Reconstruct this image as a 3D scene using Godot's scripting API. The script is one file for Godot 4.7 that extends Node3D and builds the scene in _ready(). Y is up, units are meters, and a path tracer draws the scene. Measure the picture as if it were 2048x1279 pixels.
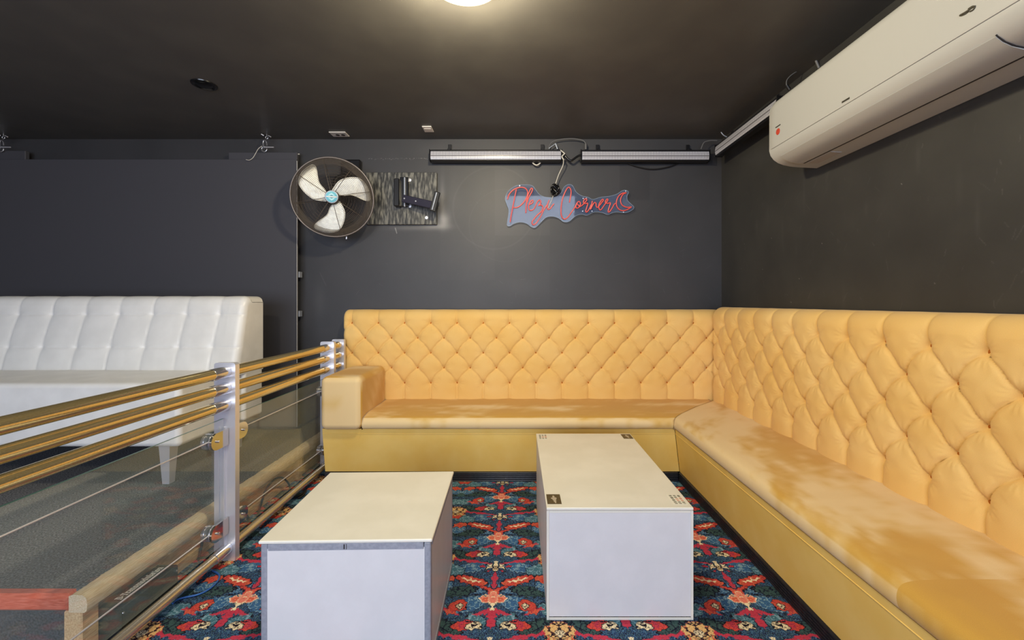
extends Node3D

# One metre is one unit; depths run along -z from the camera, which stands over the origin.
const F := 855.0        # focal length in pixels of the 2048 x 1279 frame
const CX := 1035.0
const CY := 604.0
const EYE := 1.27
const ROOM_H := 2.68
const WALL_Z := 3.70    # depth of the back wall
const WALL_X := 1.766   # the right wall
const DECK_H := 0.225   # height of the stage deck

var M := {}
var used := {}

# ------------------------------------------------------------------ shapes
class Shape:
	var v := PackedVector3Array()
	var n := PackedVector3Array()
	var t := PackedVector2Array()
	var c := PackedColorArray()
	var tint := Color.WHITE
	var flat_uv := 0          # 1: x,y   2: x,z   3: z,y
	var uv_from := Vector2.ZERO
	var uv_size := Vector2.ONE

	func uv_of(p: Vector3) -> Vector2:
		var q := Vector2(p.x, -p.y)
		if flat_uv == 2: q = Vector2(p.x, p.z)
		if flat_uv == 3: q = Vector2(p.z, -p.y)
		return (q - uv_from) / uv_size

	func put(p: Vector3, nn: Vector3) -> void:
		v.append(p); n.append(nn); t.append(uv_of(p)); c.append(tint)

	func tri(a: Vector3, b: Vector3, d: Vector3, na := Vector3.ZERO, nb := Vector3.ZERO, nd := Vector3.ZERO, out := Vector3.ZERO) -> void:
		var f := (b - a).cross(d - a)
		if f.length_squared() < 1e-18: return
		f = f.normalized()
		var want := out if out != Vector3.ZERO else na + nb + nd
		if want == Vector3.ZERO: want = f
		var same := f.dot(want) > 0.0
		var fn := f if same else -f
		if na == Vector3.ZERO: na = fn
		if nb == Vector3.ZERO: nb = fn
		if nd == Vector3.ZERO: nd = fn
		put(a, na)
		if same:
			put(d, nd); put(b, nb)
		else:
			put(b, nb); put(d, nd)

	func quad(a: Vector3, b: Vector3, d: Vector3, e: Vector3, out: Vector3) -> void:
		tri(a, b, d, Vector3.ZERO, Vector3.ZERO, Vector3.ZERO, out)
		tri(a, d, e, Vector3.ZERO, Vector3.ZERO, Vector3.ZERO, out)

	# a box with chamfered edges
	func box(at: Vector3, size: Vector3, bevel := 0.002, b := Basis.IDENTITY) -> Shape:
		var h := size * 0.5
		var k := minf(bevel, minf(h.x, minf(h.y, h.z)) * 0.49)
		var s := [-1.0, 1.0]
		for ax in 3:
			var a1 := (ax + 1) % 3
			var a2 := (ax + 2) % 3
			for sg in s:
				var q := []
				for m in [[-1, -1], [1, -1], [1, 1], [-1, 1]]:
					var p := Vector3.ZERO
					p[ax] = sg * h[ax]; p[a1] = m[0] * (h[a1] - k); p[a2] = m[1] * (h[a2] - k)
					q.append(at + b * p)
				var o := Vector3.ZERO
				o[ax] = sg
				quad(q[0], q[1], q[2], q[3], b * o)
			if k < 0.00005: continue
			for s1 in s:
				for s2 in s:
					var q := []
					for m in [[-1, 0], [1, 0], [1, 1], [-1, 1]]:
						var p := Vector3.ZERO
						p[ax] = m[0] * (h[ax] - k)
						p[a1] = s1 * (h[a1] - (0.0 if m[1] == 0 else k))
						p[a2] = s2 * (h[a2] - (k if m[1] == 0 else 0.0))
						q.append(at + b * p)
					var o := Vector3.ZERO
					o[a1] = s1; o[a2] = s2
					quad(q[0], q[1], q[2], q[3], b * o)
		if k >= 0.00005:
			for x in s:
				for y in s:
					for z in s:
						var sg := Vector3(x, y, z)
						tri(at + b * (sg * (h - Vector3(0, k, k))), at + b * (sg * (h - Vector3(k, 0, k))), at + b * (sg * (h - Vector3(k, k, 0))), Vector3.ZERO, Vector3.ZERO, Vector3.ZERO, b * sg)
		return self

	# a box between two corners given as (x, height, depth)
	func span(x0: float, x1: float, h0: float, h1: float, d0: float, d1: float, bevel := 0.002) -> Shape:
		return box(Vector3((x0 + x1) / 2, (h0 + h1) / 2, -(d0 + d1) / 2), Vector3(absf(x1 - x0), absf(h1 - h0), absf(d1 - d0)), bevel)

	# a cushion: a box with generously rounded edges and smooth normals
	func cushion(at: Vector3, size: Vector3, r: float, steps := 5, puff := 0.0) -> Shape:
		var h := size * 0.5
		for ax in 3:
			var a1 := (ax + 1) % 3
			var a2 := (ax + 2) % 3
			var l1 := ticks(h[a1], r, steps)
			var l2 := ticks(h[a2], r, steps)
			for sg in [-1.0, 1.0]:
				for i in l1.size() - 1:
					for j in l2.size() - 1:
						var ps := []
						var ns := []
						for m in [[0, 0], [1, 0], [1, 1], [0, 1]]:
							var p := Vector3.ZERO
							p[ax] = sg * h[ax]; p[a1] = l1[i + m[0]]; p[a2] = l2[j + m[1]]
							var q := p.clamp(-(h - Vector3.ONE * r), h - Vector3.ONE * r)
							var nn := (p - q).normalized()
							var bulge := puff * cos(p[a1] / h[a1] * PI / 2) * cos(p[a2] / h[a2] * PI / 2)
							ps.append(at + q + nn * (r + bulge)); ns.append(nn)
						tri(ps[0], ps[1], ps[2], ns[0], ns[1], ns[2])
						tri(ps[0], ps[2], ps[3], ns[0], ns[2], ns[3])
		return self

	static func ticks(h: float, r: float, steps: int) -> Array:
		var l := []
		for i in steps + 1: l.append(-h + r * (1.0 - tan((1.0 - float(i) / steps) * PI / 4)))
		var inner := maxi(1, int((2 * h - 2 * r) / 0.06))
		for i in range(1, inner): l.append(lerpf(-h + r, h - r, float(i) / inner))
		for i in steps + 1: l.append(h - r + r * tan(float(i) / steps * PI / 4))
		return l

	# a round bar along a path
	func tube(path: Array, r: float, sides := 10, closed := false, flat_ends := true) -> Shape:
		var k := path.size()
		var rings := []
		var up := Vector3.ZERO
		for i in k:
			var a: Vector3 = path[(i - 1 + k) % k] if closed or i > 0 else path[i]
			var d: Vector3 = path[(i + 1) % k] if closed or i < k - 1 else path[i]
			var w := (d - a).normalized()
			if up == Vector3.ZERO:
				up = w.cross(Vector3.UP if absf(w.y) < 0.9 else Vector3.RIGHT).normalized()
			else:
				up = (up - w * up.dot(w)).normalized()
			var side := w.cross(up)
			var ring := []
			for j in sides:
				var an := TAU * j / sides
				ring.append(up * cos(an) + side * sin(an))
			rings.append(ring)
		var last := k if closed else k - 1
		for i in last:
			var i2 := (i + 1) % k
			for j in sides:
				var j2 := (j + 1) % sides
				var n0: Vector3 = rings[i][j]
				var n1: Vector3 = rings[i][j2]
				var n2: Vector3 = rings[i2][j2]
				var n3: Vector3 = rings[i2][j]
				tri(path[i] + n0 * r, path[i] + n1 * r, path[i2] + n2 * r, n0, n1, n2)
				tri(path[i] + n0 * r, path[i2] + n2 * r, path[i2] + n3 * r, n0, n2, n3)
		if flat_ends and not closed:
			for e in [0, k - 1]:
				var o: Vector3 = (path[0] - path[1]) if e == 0 else (path[k - 1] - path[k - 2])
				for j in sides:
					tri(path[e], path[e] + rings[e][j] * r, path[e] + rings[e][(j + 1) % sides] * r, Vector3.ZERO, Vector3.ZERO, Vector3.ZERO, o)
		return self

	# a profile of (radius, height) turned about the local y axis
	func lathe(profile: Array, xf := Transform3D.IDENTITY, sides := 24, crease := 35.0) -> Shape:
		var segs := []
		for i in profile.size() - 1:
			var d: Vector2 = profile[i + 1] - profile[i]
			segs.append(Vector2(d.y, -d.x).normalized())
		for i in profile.size() - 1:
			var m: Vector2 = segs[i]
			var na := m
			var nb := m
			if i > 0 and rad_to_deg(absf(m.angle_to(segs[i - 1]))) < crease: na = (m + segs[i - 1]).normalized()
			if i < segs.size() - 1 and rad_to_deg(absf(m.angle_to(segs[i + 1]))) < crease: nb = (m + segs[i + 1]).normalized()
			for j in sides:
				var p := []
				var q := []
				for e in [[i, j, na], [i + 1, j, nb], [i + 1, j + 1, nb], [i, j + 1, na]]:
					var an: float = TAU * e[1] / sides
					var pr: Vector2 = profile[e[0]]
					p.append(xf * Vector3(pr.x * cos(an), pr.y, pr.x * sin(an)))
					q.append((xf.basis * Vector3(e[2].x * cos(an), e[2].y, e[2].x * sin(an))).normalized())
				tri(p[0], p[1], p[2], q[0], q[1], q[2])
				tri(p[0], p[2], p[3], q[0], q[2], q[3])
		return self

	# a flat outline with a thickness along local z
	func prism(poly: PackedVector2Array, xf: Transform3D, thick: float, crease := 40.0) -> Shape:
		var ids := Geometry2D.triangulate_polygon(poly)
		var nz := (xf.basis * Vector3(0, 0, 1)).normalized()
		for i in range(0, ids.size(), 3):
			var a := poly[ids[i]]
			var b := poly[ids[i + 1]]
			var d := poly[ids[i + 2]]
			tri(xf * Vector3(a.x, a.y, thick), xf * Vector3(b.x, b.y, thick), xf * Vector3(d.x, d.y, thick), Vector3.ZERO, Vector3.ZERO, Vector3.ZERO, nz)
			tri(xf * Vector3(a.x, a.y, 0), xf * Vector3(b.x, b.y, 0), xf * Vector3(d.x, d.y, 0), Vector3.ZERO, Vector3.ZERO, Vector3.ZERO, -nz)
		var k := poly.size()
		var area := 0.0
		for i in k: area += poly[i].cross(poly[(i + 1) % k])
		var sg := 1.0 if area > 0 else -1.0
		var seg := []
		for i in k:
			var d := (poly[(i + 1) % k] - poly[i]).normalized()
			seg.append(Vector2(d.y, -d.x) * sg)
		for i in k:
			var m: Vector2 = seg[i]
			var before: Vector2 = seg[(i - 1 + k) % k]
			var after: Vector2 = seg[(i + 1) % k]
			var na := (m + before).normalized() if rad_to_deg(absf(m.angle_to(before))) < crease else m
			var nb := (m + after).normalized() if rad_to_deg(absf(m.angle_to(after))) < crease else m
			var A := xf.basis * Vector3(na.x, na.y, 0)
			var B := xf.basis * Vector3(nb.x, nb.y, 0)
			var p := poly[i]
			var q := poly[(i + 1) % k]
			tri(xf * Vector3(p.x, p.y, 0), xf * Vector3(q.x, q.y, 0), xf * Vector3(q.x, q.y, thick), A, B, B)
			tri(xf * Vector3(p.x, p.y, 0), xf * Vector3(q.x, q.y, thick), xf * Vector3(p.x, p.y, thick), A, B, A)
		return self

	func done() -> ArrayMesh:
		var a := []
		a.resize(Mesh.ARRAY_MAX)
		a[Mesh.ARRAY_VERTEX] = v
		a[Mesh.ARRAY_NORMAL] = n
		a[Mesh.ARRAY_TEX_UV] = t
		a[Mesh.ARRAY_COLOR] = c
		var m := ArrayMesh.new()
		m.add_surface_from_arrays(Mesh.PRIMITIVE_TRIANGLES, a)
		return m

func S(tint := Color.WHITE) -> Shape:
	var s := Shape.new()
	s.tint = tint.srgb_to_linear()
	return s

# a smooth skin over a grid of points; «outward» tells which side is the outside
func skin(nu: int, nv: int, pos: Callable, outward: Vector3, col = null) -> ArrayMesh:
	var v := PackedVector3Array()
	var t := PackedVector2Array()
	var c := PackedColorArray()
	for j in nv + 1:
		for i in nu + 1:
			var p: Vector3 = pos.call(i, j)
			v.append(p)
			t.append(Vector2(float(i) / nu, float(j) / nv))
			c.append(col.call(p, i, j) if col != null else Color.WHITE)
	var n := PackedVector3Array()
	n.resize(v.size())
	var idx := PackedInt32Array()
	var total := Vector3.ZERO
	var w := nu + 1
	for j in nv:
		for i in nu:
			var a := j * w + i
			var b := a + 1
			var d := a + w
			var e := d + 1
			var f := (v[e] - v[a]).cross(v[d] - v[b])
			n[a] += f; n[b] += f; n[d] += f; n[e] += f
			total += f
	var sg := 1.0 if total.dot(outward) > 0 else -1.0
	for i in n.size(): n[i] = (n[i] * sg).normalized()
	for j in nv:
		for i in nu:
			var a := j * w + i
			var b := a + 1
			var d := a + w
			var e := d + 1
			if sg > 0:
				idx.append_array([a, d, e, a, e, b])
			else:
				idx.append_array([a, e, d, a, b, e])
	# the normals say which way is out; Godot wants clockwise fronts
	var f0 := (v[idx[1]] - v[idx[0]]).cross(v[idx[2]] - v[idx[0]])
	var q := 0
	while f0.length_squared() < 1e-14 and q + 3 < idx.size():
		q += 3
		f0 = (v[idx[q + 1]] - v[idx[q]]).cross(v[idx[q + 2]] - v[idx[q]])
	if f0.dot(n[idx[q]]) > 0: idx.reverse()
	var arr := []
	arr.resize(Mesh.ARRAY_MAX)
	arr[Mesh.ARRAY_VERTEX] = v
	arr[Mesh.ARRAY_NORMAL] = n
	arr[Mesh.ARRAY_TEX_UV] = t
	arr[Mesh.ARRAY_COLOR] = c
	arr[Mesh.ARRAY_INDEX] = idx
	var m := ArrayMesh.new()
	m.add_surface_from_arrays(Mesh.PRIMITIVE_TRIANGLES, arr)
	return m

# ------------------------------------------------------------------ places
func P(x: float, h: float, d: float) -> Vector3: return Vector3(x, h, -d)
func at_d(px: float, py: float, d: float) -> Vector3: return Vector3((px - CX) / F * d, EYE - (py - CY) / F * d, -d)
func at_x(px: float, py: float, x: float) -> Vector3: return at_d(px, py, x * F / (px - CX))
func at_h(px: float, py: float, h: float) -> Vector3: return at_d(px, py, (EYE - h) * F / (py - CY))

func curve(pts: Array, per := 6, closed := false) -> Array:
	var out := []
	var k := pts.size()
	var last := k if closed else k - 1
	for i in last:
		var a = pts[(i - 1 + k) % k] if closed else pts[maxi(i - 1, 0)]
		var b = pts[i]
		var c = pts[(i + 1) % k]
		var d = pts[(i + 2) % k] if closed else pts[mini(i + 2, k - 1)]
		for j in per:
			out.append(b.cubic_interpolate(c, a, d, float(j) / per))
	if not closed: out.append(pts[k - 1])
	return out

# ------------------------------------------------------------------ naming
func numbered(called: String) -> String:
	used[called] = used.get(called, -1) + 1
	return called if used[called] == 0 else "%s_%03d" % [called, used[called]]

func thing(called: String, label: String, category: String, at := Vector3.ZERO, group := "") -> Node3D:
	var o := Node3D.new()
	o.name = numbered(called)
	add_child(o)
	o.position = at
	tag(o, label, category, group)
	return o

func tag(o: Node3D, label: String, category := "", group := "") -> Node3D:
	if label: o.set_meta("label", label)
	if category: o.set_meta("category", category)
	if group: o.set_meta("group", group)
	return o

# one mesh; shapes are written in room coordinates, so a part is moved back by its thing's place
func part(called: String, mesh: Mesh, m: Material, parent: Node3D, label := "") -> MeshInstance3D:
	var o := MeshInstance3D.new()
	o.name = called
	o.mesh = mesh
	o.material_override = m
	parent.add_child(o, true)
	var base := Vector3.ZERO
	var up: Node = parent
	while up != self and up is Node3D:
		base += up.position
		up = up.get_parent()
	o.position = -base
	if label: o.set_meta("label", label)
	return o

func single(called: String, mesh: Mesh, m: Material, label: String, category: String, group := "") -> MeshInstance3D:
	var o := MeshInstance3D.new()
	o.name = numbered(called)
	o.mesh = mesh
	o.material_override = m
	add_child(o)
	tag(o, label, category, group)
	return o

func struct(called: String, mesh: Mesh, m: Material, parent: Node3D = self) -> MeshInstance3D:
	var o := MeshInstance3D.new()
	o.name = called
	o.mesh = mesh
	o.material_override = m
	parent.add_child(o, true)
	if parent == self: o.set_meta("kind", "structure")
	return o

# ------------------------------------------------------------------ materials
func mat(c: Color, rough := 0.6, metal := 0.0, spec := 0.5) -> StandardMaterial3D:
	var m := StandardMaterial3D.new()
	m.albedo_color = c
	m.roughness = rough
	m.metallic = metal
	m.metallic_specular = spec
	return m

func c8(r: int, g: int, b: int) -> Color: return Color8(r, g, b)

func noise_tex(freq: float, ramp: Array, octaves := 4, seed_ := 1, size := 512, kind := FastNoiseLite.TYPE_SIMPLEX_SMOOTH) -> NoiseTexture2D:
	var f := FastNoiseLite.new()
	f.noise_type = kind
	f.frequency = freq
	f.fractal_octaves = octaves
	f.seed = seed_
	var t := NoiseTexture2D.new()
	t.width = size
	t.height = size
	t.seamless = true
	t.noise = f
	var g := Gradient.new()
	var offs := PackedFloat32Array()
	var cols := PackedColorArray()
	for e in ramp:
		offs.append(e[0]); cols.append(e[1])
	g.offsets = offs
	g.colors = cols
	t.color_ramp = g
	return t

func noisy(c1: Color, c2: Color, freq: float, scale: Vector3, rough := 0.6, metal := 0.0, seed_ := 1, octaves := 4) -> StandardMaterial3D:
	var m := mat(Color.WHITE, rough, metal)
	m.albedo_texture = noise_tex(freq, [[0.25, c1], [0.75, c2]], octaves, seed_)
	m.uv1_triplanar = true
	m.uv1_world_triplanar = true
	m.uv1_scale = scale
	return m

func tinted(rough: float, sheen := 0.0) -> StandardMaterial3D:
	var m := mat(Color.WHITE, rough)
	m.vertex_color_use_as_albedo = true
	if sheen > 0:
		m.rim_enabled = true
		m.rim = sheen
		m.rim_tint = 0.6
	return m

func bump(m: StandardMaterial3D, freq: float, depth_cm: float, seed_ := 3, octaves := 3) -> void:
	m.heightmap_enabled = true
	m.heightmap_scale = depth_cm
	m.heightmap_texture = noise_tex(freq, [[0.0, Color.BLACK], [1.0, Color.WHITE]], octaves, seed_)

func make_materials() -> void:
	# velvet: colour comes per vertex (brushed nap, and pale sheen painted on the fronts), a fine weave lies over it
	var weave := noise_tex(0.35, [[0.2, c8(238, 238, 238)], [0.8, Color.WHITE]], 2, 5)
	for k in ["velvet", "velvet_seat"]:
		M[k] = tinted(0.85, 0.35)
		M[k].albedo_texture = weave
		M[k].uv1_triplanar = true
		M[k].uv1_world_triplanar = true
		M[k].uv1_scale = Vector3.ONE * 3.0
		M[k].metallic_specular = 0.2
	M.button = mat(c8(172, 102, 36), 0.85, 0.0, 0.2)  # browner than the velvet: shade of the pits put into the colour
	M.vinyl_gold = noisy(c8(240, 202, 108), c8(244, 210, 122), 0.01, Vector3(0.8, 0.8, 0.8), 0.42)
	M.trim_black = noisy(c8(20, 20, 26), c8(34, 34, 44), 0.03, Vector3.ONE * 2.0, 0.3)
	M.white_vinyl = noisy(c8(226, 225, 222), c8(234, 233, 230), 0.01, Vector3.ONE, 0.36)
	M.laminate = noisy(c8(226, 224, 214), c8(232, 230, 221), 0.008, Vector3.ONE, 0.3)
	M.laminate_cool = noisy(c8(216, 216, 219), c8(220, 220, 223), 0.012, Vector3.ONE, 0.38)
	M.alu = noisy(c8(156, 162, 176), c8(172, 178, 190), 0.05, Vector3(2, 2, 2), 0.42, 0.35)
	M.alu_bright = mat(c8(226, 226, 234), 0.3, 0.6)
	M.chrome = mat(c8(232, 232, 238), 0.16, 0.9)
	M.brass = noisy(c8(214, 192, 132), c8(240, 222, 176), 0.12, Vector3(6, 6, 2), 0.1, 0.86, 8)
	M.brass.roughness_texture = noise_tex(0.25, [[0.55, Color(0.6, 0.6, 0.6)], [0.75, Color(1, 1, 1)]], 3, 12)
	M.brass.roughness = 0.2
	M.steel_mirror = mat(c8(226, 220, 210), 0.1, 1.0)
	M.foot_steel = noisy(c8(206, 196, 176), c8(224, 216, 200), 0.12, Vector3(6, 6, 2), 0.24, 0.85, 9)
	M.glass = mat(Color(0.86, 0.95, 0.92, 0.06), 0.03)
	M.glass.metallic_specular = 0.46
	M.glass.transparency = BaseMaterial3D.TRANSPARENCY_ALPHA
	M.glass_edge = mat(c8(70, 110, 100), 0.2)
	M.acrylic = mat(Color(0.38, 0.48, 0.68, 0.16), 0.03, 0.0, 0.34)  # blue of reflected daylight put into the colour; the plate itself is clear
	M.acrylic.transparency = BaseMaterial3D.TRANSPARENCY_ALPHA
	M.neon = mat(c8(226, 84, 74), 0.3)
	M.neon.clearcoat_enabled = true
	M.neon.clearcoat = 0.4
	M.black = mat(c8(22, 22, 24), 0.45)
	M.black_gloss = mat(c8(16, 16, 18), 0.22)
	M.black_metal = mat(c8(26, 26, 30), 0.35, 0.3)
	M.box_black = noisy(c8(34, 38, 34), c8(54, 56, 48), 0.04, Vector3.ONE * 4.0, 0.45, 0.2)
	M.grey_cable = mat(c8(96, 96, 98), 0.5)
	M.pale_cable = mat(c8(196, 192, 182), 0.5)
	M.blue_cable = mat(c8(44, 96, 168), 0.45)
	M.white_plastic = mat(c8(178, 178, 175), 0.36)
	M.white_plate = mat(c8(224, 220, 216), 0.4)
	M.grey_plastic = mat(c8(168, 162, 158), 0.5)
	M.dark_gap = mat(c8(38, 34, 34), 0.7)
	M.print_dark = mat(c8(60, 56, 44), 0.6)
	M.print_red = mat(c8(186, 66, 46), 0.6)
	M.print_light = mat(c8(240, 242, 232), 0.6)
	M.wall_panel = noisy(c8(64, 63, 69), c8(69, 68, 74), 0.3, Vector3.ONE * 2.0, 0.62)
	M.panel_edge = mat(c8(176, 174, 172), 0.5)
	M.ceiling = noisy(c8(82, 80, 77), c8(88, 86, 82), 0.01, Vector3.ONE * 0.5, 0.45)
	M.wall_right = mat(Color.WHITE, 0.42)
	M.wall_right.albedo_texture = ImageTexture.create_from_image(right_wall_image())
	M.wall_spare = noisy(c8(56, 55, 53), c8(62, 61, 58), 0.012, Vector3(0.6, 0.6, 0.6), 0.5, 0.0, 21, 5)
	M.wall_plain = noisy(c8(86, 84, 82), c8(96, 94, 90), 0.01, Vector3.ONE * 0.5, 0.6)
	M.deck = noisy(c8(58, 60, 65), c8(128, 130, 136), 0.10, Vector3.ONE * 2.0, 0.95, 0.0, 31, 3)
	M.riser_carpet = noisy(c8(44, 46, 54), c8(78, 80, 88), 0.10, Vector3.ONE * 2.0, 0.95, 0.0, 33, 3)
	M.pine = noisy(c8(214, 188, 146), c8(240, 222, 186), 0.05, Vector3(6.0, 6.0, 0.6), 0.6, 0.0, 41, 5)
	M.pine_dark = noisy(c8(204, 164, 112), c8(230, 198, 148), 0.04, Vector3(6.0, 5.0, 0.7), 0.6, 0.0, 43, 5)
	M.red_wood = noisy(c8(196, 74, 46), c8(226, 116, 92), 0.05, Vector3(0.8, 6.0, 6.0), 0.4, 0.0, 44, 4)
	M.plywood = noisy(c8(30, 30, 30), c8(122, 120, 112), 0.022, Vector3(3.2, 0.7, 3.2), 0.5, 0.0, 47, 5)
	M.fan_guard = mat(c8(84, 74, 64), 0.45, 0.3)
	M.fan_rim = mat(c8(112, 104, 100), 0.4, 0.5)
	M.fan_blade = noisy(c8(206, 202, 190), c8(226, 222, 208), 0.02, Vector3.ONE * 2.0, 0.38, 0.3)
	M.badge = mat(c8(66, 138, 146), 0.3, 0.2)
	M.badge_dark = mat(c8(20, 70, 84), 0.4)
	M.badge_light = mat(c8(150, 206, 216), 0.3)
	M.lamp_base = mat(c8(220, 216, 204), 0.4)
	M.lamp_glow = mat(c8(250, 244, 220), 0.4)
	M.lamp_glow.emission_enabled = true
	M.lamp_glow.emission = Color(1.0, 0.93, 0.72)
	M.lamp_glow.emission_energy_multiplier = 2.2
	M.pane_glow = mat(c8(210, 220, 235), 0.2)
	M.pane_glow.emission_enabled = true
	M.pane_glow.emission = Color(0.82, 0.89, 1.0)
	M.pane_glow.emission_energy_multiplier = 0.8
	M.frame_dark = mat(c8(40, 40, 42), 0.4, 0.4)
	M.concrete = mat(c8(60, 58, 56), 0.8)
	M.carpet = mat(Color.WHITE, 0.95, 0.0, 0.2)
	M.carpet.albedo_texture = ImageTexture.create_from_image(carpet_image())
	M.carpet.uv1_triplanar = false
	bump(M.deck, 0.4, 0.15, 9, 2)
	M.wall_back = mat(Color.WHITE, 0.5)
	M.wall_back.albedo_texture = ImageTexture.create_from_image(back_wall_image())
	M.led_lens = mat(Color.WHITE, 0.25)
	M.led_lens.albedo_texture = ImageTexture.create_from_image(led_image())
	M.sticker_dark = mat(Color.WHITE, 0.4)
	M.sticker_dark.albedo_texture = ImageTexture.create_from_image(emblem_image())
	M.sticker_text = mat(Color.WHITE, 0.45)
	M.sticker_text.albedo_texture = ImageTexture.create_from_image(lines_image())

# ------------------------------------------------------------------ printed patterns
const TILE_W := 384
const TILE_H := 342
const TILE := Vector2(0.535, 0.477)

var tile_noise := PackedByteArray()
var tile_noise2 := PackedByteArray()

func wob(x: int, y: int) -> float:
	return tile_noise[posmod(y, TILE_H) * TILE_W + posmod(x, TILE_W)] / 255.0 - 0.5

func wob2(x: int, y: int) -> float:
	return tile_noise2[posmod(y, TILE_H) * TILE_W + posmod(x, TILE_W)] / 255.0 - 0.5

# a wobbly petal in the mirrored half of the carpet's repeat: place and size in metres from the axis and from the clover
func petal(im: Image, u: float, v: float, ru: float, rv: float, turn: float, fill: Color, edge: Color, vein := 0.0, vein_color := Color.BLACK) -> void:
	var k := TILE_W / TILE.x
	var x0 := u * k
	var y0 := v * k
	var big := maxf(ru, rv) * k * 1.5 + 3
	var ca := cos(turn)
	var sa := sin(turn)
	for y in range(int(y0 - big), int(y0 + big) + 1):
		for x in range(maxi(0, int(x0 - big)), mini(TILE_W / 2, int(x0 + big) + 1)):
			var dx := (x + 0.5 - x0 + wob(x, y) * 17.0) / k
			var dy := (y + 0.5 - y0 + wob2(x, y) * 17.0) / k
			var a := (dx * ca + dy * sa) / ru
			var b := (-dx * sa + dy * ca) / rv
			var d := sqrt(a * a + b * b)
			if d > 1.0: continue
			var c := fill
			if d > 1.0 - 2.0 / (minf(ru, rv) * k): c = edge
			elif vein > 0.0 and sin((a * 1.3 + b * b * 0.8 + wob(x + 40, y) * 0.9) * vein) > 0.55: c = vein_color
			if absf(wob2(x * 2 + 9, y * 2)) < 0.014: c = c.lerp(edge, 0.8)
			c = c.lerp(Color.BLACK, clampf(-wob(x * 3, y * 3) * 0.5, 0.0, 0.3))
			im.set_pixel(x, posmod(y, TILE_H), c)

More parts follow.
